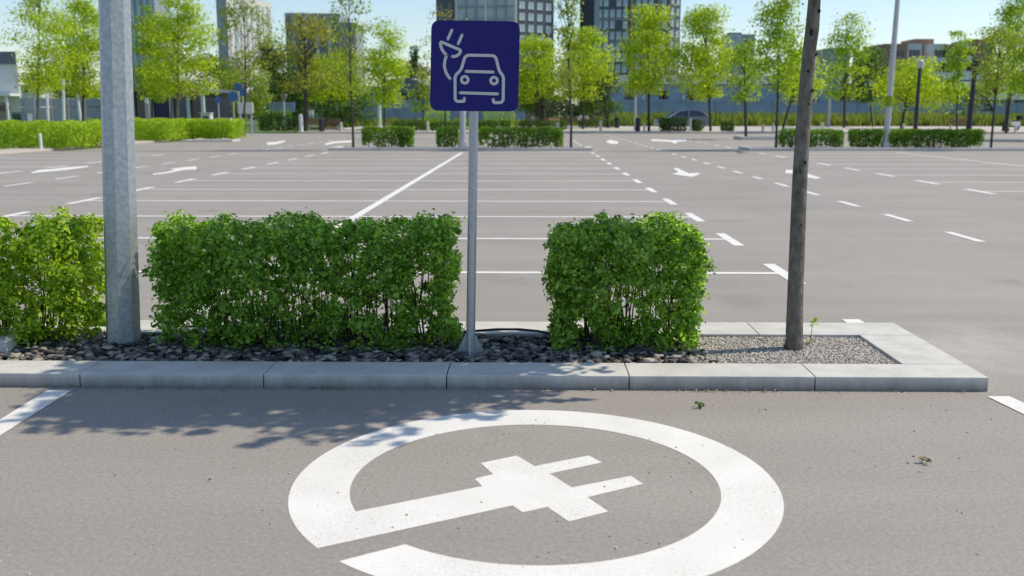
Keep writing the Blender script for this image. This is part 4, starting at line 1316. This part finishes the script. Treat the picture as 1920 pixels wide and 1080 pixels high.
# ------------------------------------------------------------------ parked car and scooter
def parked_car(px, Y, rz):
    c = A(px, 215, Y)
    root = empty('parked_car', (c.x, Y, PZ), 'dark blue-grey hatchback parked behind the dark shrubs on the far pavement', 'car')
    def put(o): o.parent = root
    # side profile, nose towards -X
    low = [(-2.05, .35), (-2.1, .55), (-2.0, .74), (-1.15, .95), (1.75, 1.0), (2.0, .92), (2.05, .5), (1.98, .32)]
    cab = [(-1.1, .94), (-.35, 1.40), (.1, 1.48), (1.05, 1.46), (1.55, 1.3), (1.9, .99)]
    def ext(prof, w0, w1, name, m, bev=.03):
        n = len(prof)
        zs = [p[1] for p in prof]
        f = lambda z: w0 + (w1 - w0) * (z - min(zs)) / (max(zs) - min(zs))
        vs = [(x, -f(z), z) for x, z in prof] + [(x, f(z), z) for x, z in prof]
        o = MB().add(vs, [tuple(range(n)), tuple(range(2 * n - 1, n - 1, -1))] + [((i + 1) % n, i, n + i, n + (i + 1) % n) for i in range(n)]).build(name, m, None, bevel=bev)
        put(o)
    ext(low, .84, .86, 'body', M['car'], .06)
    ext(cab, .80, .62, 'cabin_glass', M['glass_dark'], .03)
    roof = [(-.38, 1.40), (.1, 1.485), (1.05, 1.47), (1.5, 1.33), (1.4, 1.33), (1.0, 1.43), (.1, 1.445), (-.3, 1.37)]
    ext(roof, .655, .63, 'roof', M['car'], .01)
    for x0, z0, x1, z1 in ((-1.12, .95, -.36, 1.41), (.35, .97, .3, 1.46), (1.88, .99, 1.48, 1.34)):
        for s_ in (-1, 1):
            put(MB().tube([(x0, s_ * .80, z0), (x1, s_ * .65, z1)], .045, 6).build('pillar', M['car']))
    for x in (-1.3, 1.3):
        for s_ in (-1, 1):
            w = MB().tube([(x, s_ * .68, .32), (x, s_ * .88, .32)], .32, 22).build('wheel', M['black']); put(w)
            r = MB().tube([(x, s_ * .70, .32), (x, s_ * .89, .32)], .2, 12).build('rim', M['galv']); r.parent = w
    for s_ in (-1, 1):
        put(MB().box((2.03, s_ * .66, .85), (.08, .25, .2)).build('tail_light', M['red'], bevel=.02))
        put(MB().box((-1.99, s_ * .62, .68), (.16, .34, .13)).build('headlight', M['globe'], bevel=.03))
        put(MB().box((-.85, s_ * .92, 1.0), (.12, .2, .13)).build('wing_mirror', M['car'], bevel=.03))
    root.rotation_euler.z = rz
    root.scale = (1.14, 1.14, 1.14)
parked_car(1279, 90, .12)
def scooter(px, Y, rz):
    c = A(px, 230, Y)
    root = empty('scooter', (c.x, Y, PZ), 'small white and black motor scooter by the right edge', 'scooter')
    def put(o): o.parent = root
    for x, in ((-.62,), (.62,)):
        w = MB().tube([(x, -.05, .25), (x, .05, .25)], .25, 18).build('wheel', M['black']); put(w)
        r = MB().tube([(x, -.055, .25), (x, .055, .25)], .13, 10).build('rim', M['galv']); r.parent = w
    put(MB().prism([(.1, -.15), (.85, -.12), (.85, .12), (.1, .15)], .38, .75).build('body', M['white'], bevel=.04))
    put(MB().box((0, 0, .3), (.7, .3, .08)).build('footboard', M['black'], bevel=.02))
    put(MB().add([(-.5, -.2, .35), (-.5, .2, .35), (-.42, .2, .95), (-.42, -.2, .95), (-.42, -.2, .35), (-.42, .2, .35), (-.36, .2, .95), (-.36, -.2, .95)],
                 [(0, 3, 2, 1), (4, 5, 6, 7), (0, 1, 5, 4), (2, 3, 7, 6), (0, 4, 7, 3), (1, 2, 6, 5)]).build('front_shield', M['white']))
    put(MB().box((.45, 0, .81), (.7, .26, .1)).build('seat', M['black'], bevel=.03))
    put(MB().tube([(-.62, 0, .25), (-.45, 0, .7), (-.38, 0, 1.02)], .035, 8).build('fork', M['galv']))
    put(MB().tube([(-.36, -.33, 1.05), (-.38, 0, 1.02), (-.36, .33, 1.05)], .022, 8).build('handlebar', M['black']))
    put(MB().box((.82, 0, 1.05), (.38, .4, .35)).build('top_box', M['black'], bevel=.03))
    root.rotation_euler.z = rz
scooter(1896, 84, .3)

# ------------------------------------------------------------------ fences and walls
a, c = A(36, 210, 98), A(256, 210, 98)
root = empty('panel_fence', (a.x, 98, 0), 'grey panel fence with posts behind the left hedge', 'fence')
zt = A(120, 184, 98).z
nP = 7
for i in range(nP):
    x0, x1 = a.x + (c.x - a.x) * i / nP, a.x + (c.x - a.x) * (i + 1) / nP
    MB().box(((x0 + x1) / 2, 98, zt * .36), (x1 - x0 - .16, .06, zt * .68)).build('lower_panel', M['steel_wall'], root)
    MB().box(((x0 + x1) / 2, 98.01, zt * .86), (x1 - x0 - .16, .06, zt * .27)).build('upper_panel', M['steel_wall'], root)
for i in range(nP + 1):
    x0 = a.x + (c.x - a.x) * i / nP
    MB().box((x0, 98, zt * .51), (.14, .14, zt * 1.02)).build('post', M['pole_grey'], root)
def long_wall(label, p0, p1, pt, Y, m='wall_blue', th=.25):
    a, c = A(p0, pt, Y), A(p1, pt, Y)
    root = empty('boundary_wall', ((a.x + c.x) / 2, Y, 0), label, 'wall', 'blue-grey boundary walls')
    MB().box(((a.x + c.x) / 2, Y, a.z / 2), (c.x - a.x, th, a.z)).build('wall', M[m], root)
    MB().box(((a.x + c.x) / 2, Y, a.z + .06), (c.x - a.x + .1, th + .12, .12)).build('coping', M['wall_mid'], root)
    n = int((c.x - a.x) / 4)
    for i in range(n + 1):
        MB().box((a.x + (c.x - a.x) * (i + .5) / (n + 1), Y - th / 2 - .05, a.z / 2), (.35, .1, a.z)).build('pier', M['wall_mid'], root)
long_wall('blue-grey boundary wall left of the sign, below the slate hall', 560, 985, 189, 132)
long_wall('long blue-grey boundary wall behind the meadow at right', 1160, 1745, 192, 136)
long_wall('blue-grey boundary wall below the white terrace building', 1778, 1990, 195, 126)

# tall meadow grass
def meadow(x0, x1, y0, y1, n, h, seed):
    rg = np.random.default_rng(seed)
    ncl = n // 14
    cx, cy = rg.uniform(x0, x1, ncl), rg.uniform(y0, y1, ncl)
    hh = h * (.55 + .45 * np.abs(np.sin(cx * .7 + seed) * np.cos(cy * .5)) + rg.uniform(0, .35, ncl))
    i = rg.integers(0, ncl, n)
    P = np.stack([cx[i] + rg.normal(0, .35, n), cy[i] + rg.normal(0, .35, n), np.full(n, .0)], 1)
    H = hh[i] * rg.uniform(.5, 1, n)
    a = rg.uniform(0, np.pi, n)
    w = .09 * np.stack([np.cos(a), np.sin(a), np.zeros(n)], 1)
    tip = P + np.stack([rg.normal(0, .2, n) * H, rg.normal(0, .2, n) * H, H], 1)
    mid = P * .45 + tip * .55
    V = np.stack([P - w * .6, P + w * .6, mid + w, mid - w, mid - w, mid + w, tip + w * .3, tip - w * .3], 1).reshape(-1, 3)
    F_ = (np.arange(n)[:, None] * 8 + np.array([[0, 1, 2, 3, 4, 5, 6, 7]])).reshape(-1, 4)
    return V, F_
V1, F1 = meadow(9, 62, 109.5, 133, 26000, 1.5, 3)
V2, F2 = meadow(-22, 9, 109, 130, 9000, .9, 4)
V = np.concatenate([V1, V2]); Fv = np.concatenate([F1, F2 + len(V1)])
tag(link('meadow_grass', np_mesh('meadow_grass', V, Fv, 4), M['L_grass']), 'tall grass and weeds in front of the boundary walls', kind='stuff')

# ------------------------------------------------------------------ buildings
def building(label, loc, cat='building', group=None):
    return empty('building', loc, label, cat, group)
def slab(root, name, c, d, m, rz=0): return MB().box(c, d, rz).build(name, M[m], root)
def facade(root, p, q, z0, floors, fh, cols, ww, wh, m, edge=.5, frame=None, share={}, out=.05, skip=None):
    """window boxes proud of the wall p->q (ground points, outside on the right of p->q), one mesh per kind, objects share it"""
    p, q = Vector((p[0], p[1], 0)), Vector((q[0], q[1], 0))
    L = (q - p).length
    d = (q - p) / L
    nrm = Vector((d.y, -d.x, 0))
    rz = math.atan2(d.y, d.x)
    key = (ww, wh, m)
    if key not in share:
        me = MB().box((0, 0, 0), (ww, .10, wh)).mesh('window')
        me.materials.append(M[m])
        share[key] = me
        fm = MB().box((0, 0, wh / 2 + .06), (ww + .24, .16, .12)).box((0, 0, -wh / 2 - .06), (ww + .24, .18, .12)).box((0, 0, 0), (.08, .14, wh)).mesh('window_frame')
        fm.materials.append(M[frame or 'wall_dark'])
        share[key + ('f',)] = fm
    pitch = (L - 2 * edge) / cols
    for f in range(floors):
        for c in range(cols):
            if skip and skip(f, c): continue
            pos = p + d * (edge + pitch * (c + .5)) + nrm * out + Vector((0, 0, z0 + fh * (f + .5)))
            o = bpy.data.objects.new('window', share[key])
            COL.objects.link(o)
            o.parent = root
            o.location = pos - root.location
            o.rotation_euler.z = rz
            if frame:
                g = bpy.data.objects.new('frame', share[key + ('f',)])
                COL.objects.link(g)
                g.parent = o
def P2(px, Y):
    a = A(px, 200, Y)
    return (a.x, a.y)

# dark tower behind the sign: slim dark flank, pale glazed front, dark gridded flank
Y = 300
a, b_, c, d_ = P2(820, Y + 6), P2(857, Y), P2(968, Y - 3), P2(1037, Y + 6)
root = building('dark tower with a pale glazed front rising directly above the blue sign', (b_[0], Y, 0), 'tower')
top = 58
MB().prism([a, b_, c, d_, P2(1030, Y + 30), P2(830, Y + 30)], 0, top).build('wall', M['wall_dark'], root)
n = Vector((c[0] - b_[0], c[1] - b_[1], 0)).normalized()
nn = Vector((n.y, -n.x, 0))
ctr = Vector(((b_[0] + c[0]) / 2, (b_[1] + c[1]) / 2, top / 2)) + nn * .15
Lb = math.dist(b_, c)
rzb = math.atan2(n.y, n.x)
MB().box(ctr, (Lb - .2, .3, top - .2), rzb).build('curtain_wall', M['glass_pale'], root)
for k in range(7):
    f = -Lb / 2 + Lb * k / 6
    MB().box(ctr + n * f * .98 + nn * .3, (.55, .6, top), rzb).build('mullion', M['wall_white' if k % 3 == 0 else 'wall_mid'], root)
for k in range(5, 16):
    MB().box(Vector((ctr.x, ctr.y, 3.6 * k)) + nn * .22, (Lb, .3, .55), rzb).build('spandrel', M['wall_mid'], root)
facade(root, c, d_, 18, 10, 3.3, 4, 2.1, 2.2, 'glass', .4, 'wall_dark')
facade(root, a, b_, 18, 10, 3.3, 2, 1.6, 2.2, 'glass_dark', .8)

# second dark tower to the right
Y = 310
a, b_, c, d_ = P2(1085, Y + 4), P2(1112, Y), P2(1250, Y), P2(1271, Y + 5)
root = building('dark tower with a grid of pale windows behind the yellow trees right of the sign', (b_[0], Y, 0), 'tower')
MB().prism([a, b_, c, d_, P2(1262, Y + 30), P2(1095, Y + 30)], 0, 60).build('wall', M['wall_dark'], root)
facade(root, b_, c, 10, 14, 3.3, 11, 1.45, 2.3, 'glass', .6, 'wall_mid', skip=lambda f, c: c in (5, 9) or (f * 7 + c * 3) % 11 == 0)
facade(root, c, d_, 14, 12, 3.3, 2, 1.3, 2.3, 'glass', .2, 'wall_dark')
L = b_[0] + (c[0] - b_[0]) * (5.5 / 11)
for x, m, w in ((b_[0] + .7, 'wall_mid', 1.5), (L, 'tan', .9), (b_[0] + (c[0] - b_[0]) * (9.5 / 11), 'tan', 1.2)):
    MB().box((x, Y - .2, 30), (w, .4, 59.8)).build('pilaster', M[m], root)
for k in range(2, 9):
    MB().box(((b_[0] + c[0]) / 2, Y - .1, 10 + 6.6 * k), (c[0] - b_[0], .3, .35)).build('floor_band', M['wall_mid'], root)

# white tower
Y = 340
a, b_, c = P2(416, Y + 6), P2(434, Y), P2(516, Y + 22)
root = building('white tower with vertical fins behind the sparse tree at left', (b_[0], Y, 0), 'tower')
zt = A(434, -8, Y).z
MB().prism([a, b_, c, (c[0] - 4, c[1] + 16), (a[0] + 4, a[1] + 24)], 0, zt).build('wall', M['wall_white'], root)
MB().add([(a[0] - .15, a[1] - .12, 0), (b_[0] - .15, b_[1] - .12, 0), (b_[0] - .15, b_[1] - .12, zt), (a[0] - .15, a[1] - .12, zt)], [(0, 1, 2, 3)]).build('flank_shade', M['wall_mid'], root)  # shade of the left face, put on as a darker, bluer sheet
pv, qv = Vector((*b_, 0)), Vector((*c, 0))
d = (qv - pv).normalized(); nn = Vector((d.y, -d.x, 0)); L = (qv - pv).length
for k in range(9):
    if k == 8: break
    MB().box(pv + d * L * (k + .5) / 8 + nn * .12 + Vector((0, 0, zt / 2 - .5)), (L / 8 * (.5 if k % 3 else .3), .3, zt - 2.5), math.atan2(d.y, d.x)).build('window_strip', M['glass_pale' if k % 2 else 'wall_pale'], root)

# blue tower
Y = 330
b_, c, d_ = P2(541, Y), P2(640, Y + 2), P2(671, Y + 4)
root = building('blue-grey tower with vertical stripes between the white tower and the sign', (b_[0], Y, 0), 'tower')
z1, z2 = A(580, 24, Y).z, A(655, 40, Y).z
MB().prism([b_, c, (c[0], Y + 22), (b_[0], Y + 22)], 0, z1).build('wall', M['wall_mid'], root)
MB().prism([(c[0] + .01, c[1] + .5), d_, (d_[0], Y + 20), (c[0] + .01, Y + 20)], 0, z2).build('lower_wing', M['wall_mid'], root)
for k in range(9):
    x = b_[0] + (c[0] - b_[0]) * (k + .5) / 9
    MB().box((x, Y - .1 + .2 * (k + .5) / 9 * 10 * .2, z1 / 2), (.9 if k % 2 else 1.1, .5, z1 - 2)).build('window_strip', M['glass' if k % 2 else 'slate'], root)
# pale small tower behind the octagonal pole
Y = 345
b_, c = P2(243, Y), P2(301, Y)
root = building('blue-grey tower just right of the octagonal pole top', (b_[0], Y, 0), 'tower')
zt = A(270, -25, Y).z
MB().prism([b_, c, (c[0], Y + 16), (b_[0], Y + 16)], 0, zt).build('wall', M['wall_mid'], root)
for k in range(5):
    MB().box((b_[0] + (c[0] - b_[0]) * (k + .5) / 5, Y - .1, zt / 2), (1.0, .4, zt - 2)).build('window_strip', M['glass'], root)
# far pale blocks right of the second dark tower
def far_block(label, p0, p1, pt, Y, m, cols, floors, m2='glass', wing=None):
    b_, c = P2(p0, Y), P2(p1, Y)
    root = building(label, (b_[0], Y, 0))
    zt = A(p0, pt, Y).z
    MB().prism([b_, c, (c[0], Y + 14), (b_[0], Y + 14)], 0, zt).build('wall', M[m], root)
    MB().box(((b_[0] + c[0]) / 2, Y + 7, zt + .25), (c[0] - b_[0] + .4, 14.4, .5)).build('roof', M['wall_mid'], root)
    facade(root, b_, c, zt - floors * 3.1 - .4, floors, 3.1, cols, 1.5, 1.7, m2, .5, 'wall_mid')
    return root
far_block('far pale apartment block left of the leaning trunk tree', 1363, 1384, 64, 330, 'wall_pale', 2, 7)
far_block('far blue-grey apartment block behind the leaning trunk tree', 1386, 1410, 67, 340, 'wall_mid', 2, 7, 'glass_dark')
far_block('small far grey block on the skyline left of the tall grey lamp post', 1622, 1652, 96, 300, 'wall_mid', 2, 4)
far_block('small far block between the airy tree and the dark low tree', 1548, 1588, 93, 310, 'wall_mid', 3, 4)

# brown apartment block
Y = 215
root = building('brown apartment block with pale bays on the skyline at right', (P2(1650, Y)[0], Y, 0))
def seg(p0, p1, pt, m, dy=0, name='wall', dep=14):
    b_, c = P2(p0, Y + dy), P2(p1, Y + dy)
    zt = A(p0, pt, Y + dy).z
    MB().prism([b_, c, (c[0], Y + dy + dep), (b_[0], Y + dy + dep)], 0, zt).build(name, M[m], root)
    return b_, c, zt
w1 = seg(1651, 1694, 82, 'brown')
w2 = seg(1694.1, 1721, 82, 'wall_pale', 1, 'pale_bay')
w3 = seg(1706, 1742, 73, 'brown', 6, 'stair_core', 8)
w4 = seg(1742.1, 1766, 82, 'wall_pale', 1, 'pale_bay')
w5 = seg(1766.2, 1792, 83, 'brown', .2)
w6 = seg(1792.1, 1836, 80, 'wall_pale', 1, 'pale_bay')
w7 = seg(1818, 1856, 73, 'brown', -.4, 'wall', 12)
for w, cols in ((w1, 2), (w2, 2), (w4, 2), (w5, 2), (w6, 2), (w7, 2)):
    facade(root, w[0], w[1], w[2] - 15.6, 5, 3.0, cols, 1.3, 1.5, 'glass_dark', .6, 'wall_mid')
for w in (w2, w4, w6):
    for f in range(4):
        MB().box(((w[0][0] + w[1][0]) / 2, w[0][1] - .6, w[2] - 3.4 - f * 3), ((w[1][0] - w[0][0]) * .8, 1.2, .9)).build('balcony', M['wall_pale'], root)

# blue-grey hall behind the meadow
Y = 142
b_, c = P2(1160, Y), P2(1532, Y)
root = building('long blue-grey hall with small dark windows behind the meadow', (b_[0], Y, 0), 'hall')
zt = A(1300, 158, Y).z
MB().prism([b_, c, (c[0], Y + 16), (b_[0], Y + 16)], 0, zt).build('wall', M['wall_blue'], root)
MB().add([(b_[0] - .3, Y - .4, zt + .02), (c[0] + .3, Y - .4, zt + .02), (c[0] + .3, Y + 16.4, zt + .02), (b_[0] - .3, Y + 16.4, zt + .02), (b_[0] - .3, Y + 8, zt + 1.6), (c[0] + .3, Y + 8, zt + 1.6)],
         [(0, 1, 5, 4), (3, 4, 5, 2), (0, 4, 3), (1, 2, 5), (0, 3, 2, 1)]).build('roof', M['slate'], root)
for px, pt, w in ((1241, 178, .75), (1248, 178, .75), (1293, 178, .75), (1299.5, 180, .75), (1180, 179, 1.3)):
    p = A(px, pt, Y - .05)
    MB().box((p.x, Y - .03, p.z), (w, .1, 1.15)).build('window', M['glass_dark'], root)
for px in (1206, 1281):
    p = A(px, 183, Y)
    MB().box((p.x, Y - .2, p.z), (.35, .3, .5)).build('wall_lamp', M['white'], root, bevel=.05)
# gable building
Y = 139
root = building('blue-grey gable house just right of the near trunk', (P2(1520, Y)[0], Y, 0), 'house')
p0, p1 = P2(1537, Y)[0], P2(1574, Y)[0]
ze, zp, zl = A(1574, 163, Y).z, A(1558, 149, Y).z, A(1537, 151, Y).z
xm = P2(1560, Y)[0]
vs = [(p0, Y, 0), (p1, Y, 0), (p1, Y, ze), (xm, Y, zp), (p0, Y, zl)]
MB().add(vs + [(x, Y + 10, z) for x, y, z in vs], [(0, 1, 2, 3, 4), (9, 8, 7, 6, 5), (0, 5, 6, 1), (1, 6, 7, 2), (2, 7, 8, 3), (3, 8, 9, 4), (4, 9, 5, 0)]).build('wall', M['wall_blue'], root)
MB().tube([(p0 - .2, Y - .1, zl + .08), (xm, Y - .1, zp + .1), (p1 + .25, Y - .1, ze)], .12, 4).build('roof_edge', M['wall_mid'], root)
MB().box(((p0 + p1) / 2 + .6, Y - .03, 1.2), (1.3, .1, 2.2)).build('door', M['slate'], root)
# low shed with dark flat roof
Y = 137.5
b_, c = P2(1582, Y), P2(1646, Y)
root = building('low blue shed with a flat dark roof right of the gable house', (b_[0], Y, 0), 'shed')
zt = A(1610, 187, Y).z
MB().prism([b_, c, (c[0], Y + 5), (b_[0], Y + 5)], 0, zt).build('wall', M['wall_blue'], root)
MB().box(((b_[0] + c[0]) / 2, Y + 2.3, zt + .2), (c[0] - b_[0] + .8, 5.6, .4)).build('roof', M['slate'], root)
p = A(1634, 188, Y)
MB().box((p.x - .2, Y - .12, p.z - .1), (2.3, .2, .45)).build('shade_box', M['glass_dark'], root)
p, q = A(1628, 152, Y + 2), A(1642, 185, Y + 2)
MB().box(((p.x + q.x) / 2, Y + 3, zt + 1.6), (q.x - p.x, .9, 2.6)).build('roof_tank', M['wall_pale'], root)
# white terrace building
Y = 152
root = building('white terrace building with horizontal bands at the right edge', (P2(1775, Y)[0], Y, 0))
zs = [A(1800, q, Y).z for q in (206, 180, 160, 143)]
x0, x1 = P2(1768, Y)[0], P2(1990, Y)[0]
MB().box(((x0 + x1) / 2, Y + 6, zs[3] / 2), (x1 - x0, 10, zs[3])).build('wall', M['wall_mid'], root)
for zz, dx in ((zs[1], 4.0), (zs[2], 1.5), (zs[3], 0.0)):
    MB().box(((x0 + dx + x1) / 2, Y + .2, zz), (x1 - x0 - dx, 2.6, 1.15)).build('terrace_band', M['white'], root)
for k in range(7):
    MB().box((x0 + 5.5 + k * 1.9, Y + .9, zs[0] + 1.0), (.8, .3, 1.5)).build('window', M['glass_dark'], root)
    MB().box((x0 + 4.55 + k * 1.9, Y - .3, zs[1] / 2), (.22, .22, zs[1])).build('column', M['white'], root)
# slate hall left of the sign
Y = 170
b_, c = P2(690, Y), P2(815, Y)
root = building('slate-grey hall with rounded roof behind the small sapling left of the sign', (b_[0], Y, 0), 'hall')
zt = A(750, 148, Y).z
n = 12
prof = [(b_[0], 0), (c[0], 0), (c[0], zt * .62)] + [(c[0] + (b_[0] - c[0]) * t, zt * .62 + zt * .40 * math.sin(math.pi * t) ** .7) for t in np.linspace(.06, .94, n)] + [(b_[0], zt * .62)]
k = len(prof)
MB().add([(x, Y, z) for x, z in prof] + [(x, Y + 14, z) for x, z in prof], [tuple(range(k)), tuple(range(2 * k - 1, k - 1, -1))] + [((i + 1) % k, i, k + i, k + (i + 1) % k) for i in range(k)]).build('wall', M['slate'], root)
p = A(776, 148, Y)
MB().lathe([(.5, -.1), (.5, .1)], (p.x, Y - .1, p.z), 14).build('roof_vent', M['white'], root)
for px in (712, 735, 758, 790):
    p = A(px, 180, Y)
    MB().box((p.x, Y - .03, p.z), (1.3, .1, 1.2)).build('window', M['glass_dark'], root)

# warehouse at the left edge
Y = 86
x1 = P2(39, Y)[0]
root = building('pale warehouse with a dark roof band cut by the left edge', (x1 - 6, Y, 0), 'warehouse')
zt, zr, zc = A(20, 120, Y).z, A(20, 97, Y).z, A(20, 178, Y).z
fp = [(x1 - 14, Y), (x1, Y), (x1 * (Y + 11) / Y - .6, Y + 11), (x1 - 14, Y + 11)]
MB().prism(fp, 0, zt).build('wall', M['wall_pale'], root)
MB().prism([(fp[0][0], Y - .3), (fp[1][0] + .1, Y - .3), (fp[2][0], Y + 11.2), (fp[3][0], Y + 11.2)], zt, zr).build('roof', M['slate'], root)
MB().box((x1 - 6.9, Y - .9, zc), (14, 1.9, .22)).build('canopy', M['white'], root)
MB().box((x1 - 1.95, Y - .03, 1.25), (1.2, .1, 2.4)).build('door', M['tan'], root)
MB().box((x1 - 1.75, Y - .06, 1.95), (1.5, .12, .4)).build('window', M['glass_dark'], root)
MB().box((x1 - .35, Y - 1.6, zc / 2), (.16, .16, zc)).build('canopy_post', M['white'], root)
# small pale cabin behind the fence
Y = 106
b_, c = P2(41, Y), P2(76, Y)
root = building('small pale cabin with dark windows peeping over the grey fence', (b_[0], Y, 0), 'cabin')
zt = A(60, 161, Y).z
MB().prism([b_, c, (c[0], Y + 3), (b_[0], Y + 3)], 0, zt).build('wall', M['wall_pale'], root)
MB().box(((b_[0] + c[0]) / 2, Y + 1.5, zt + .08), (c[0] - b_[0] + .3, 3.4, .16)).build('roof', M['wall_mid'], root)
for px in (47, 54):
    p = A(px, 168, Y)
    MB().box((p.x, Y - .03, p.z), (.38, .1, .5)).build('window', M['glass_dark'], root)
# dark pavilion with navy door
Y = 92
b_, c = P2(252, Y), P2(384, Y)
root = building('dark glazed pavilion with pale columns and a navy door behind the left hedge', (b_[0], Y, 0), 'pavilion')
zt = A(300, 172, Y).z
MB().prism([b_, c, (c[0], Y + 8), (b_[0], Y + 8)], 0, zt).build('wall', M['glass_dark'], root)
MB().box(((b_[0] + c[0]) / 2, Y + 3.7, zt + .15), (c[0] - b_[0] + .8, 9.4, .3)).build('roof', M['slate'], root)
for px in (252, 287, 324, 356, 383):
    p = A(px, 210, Y)
    MB().box((p.x, Y - .25, zt / 2), (.28, .28, zt)).build('column', M['wall_pale'], root)
p, q = A(292, 182, Y), A(320, 182, Y)
MB().box(((p.x + q.x) / 2, Y - .04, p.z / 2), (q.x - p.x, .12, p.z)).build('door', M['navy'], root)
p, q = A(334, 185, Y), A(353, 185, Y)
MB().box(((p.x + q.x) / 2, Y - .03, p.z / 2), (q.x - p.x, .1, p.z)).build('grey_panel', M['slate'], root)

# the far belt of trees that closes the horizon
rg = np.random.default_rng(55)
n = 30000
x = rg.uniform(-95, 120, n)
ht = 4.5 + 2.2 * np.sin(x * .13) + 1.5 * np.sin(x * .41 + 1) + 1.2 * np.sin(x * .9 + 2)
ht = np.where((x > -8) & (x < 34), ht * .75, ht)
z = ht * rg.beta(2.2, 1.4, n)
P = np.stack([x, rg.uniform(196, 204, n) + rg.normal(0, 1, n), z], 1)
V, Fv = leaves(P, np.tile([0, -.5, .6], (n, 1)), .62, rg, False, wid=.8)
tag(link('far_tree_belt', np_mesh('far_tree_belt', V, Fv, 4), M['L_far']), 'distant wood closing the view behind the halls', kind='stuff')
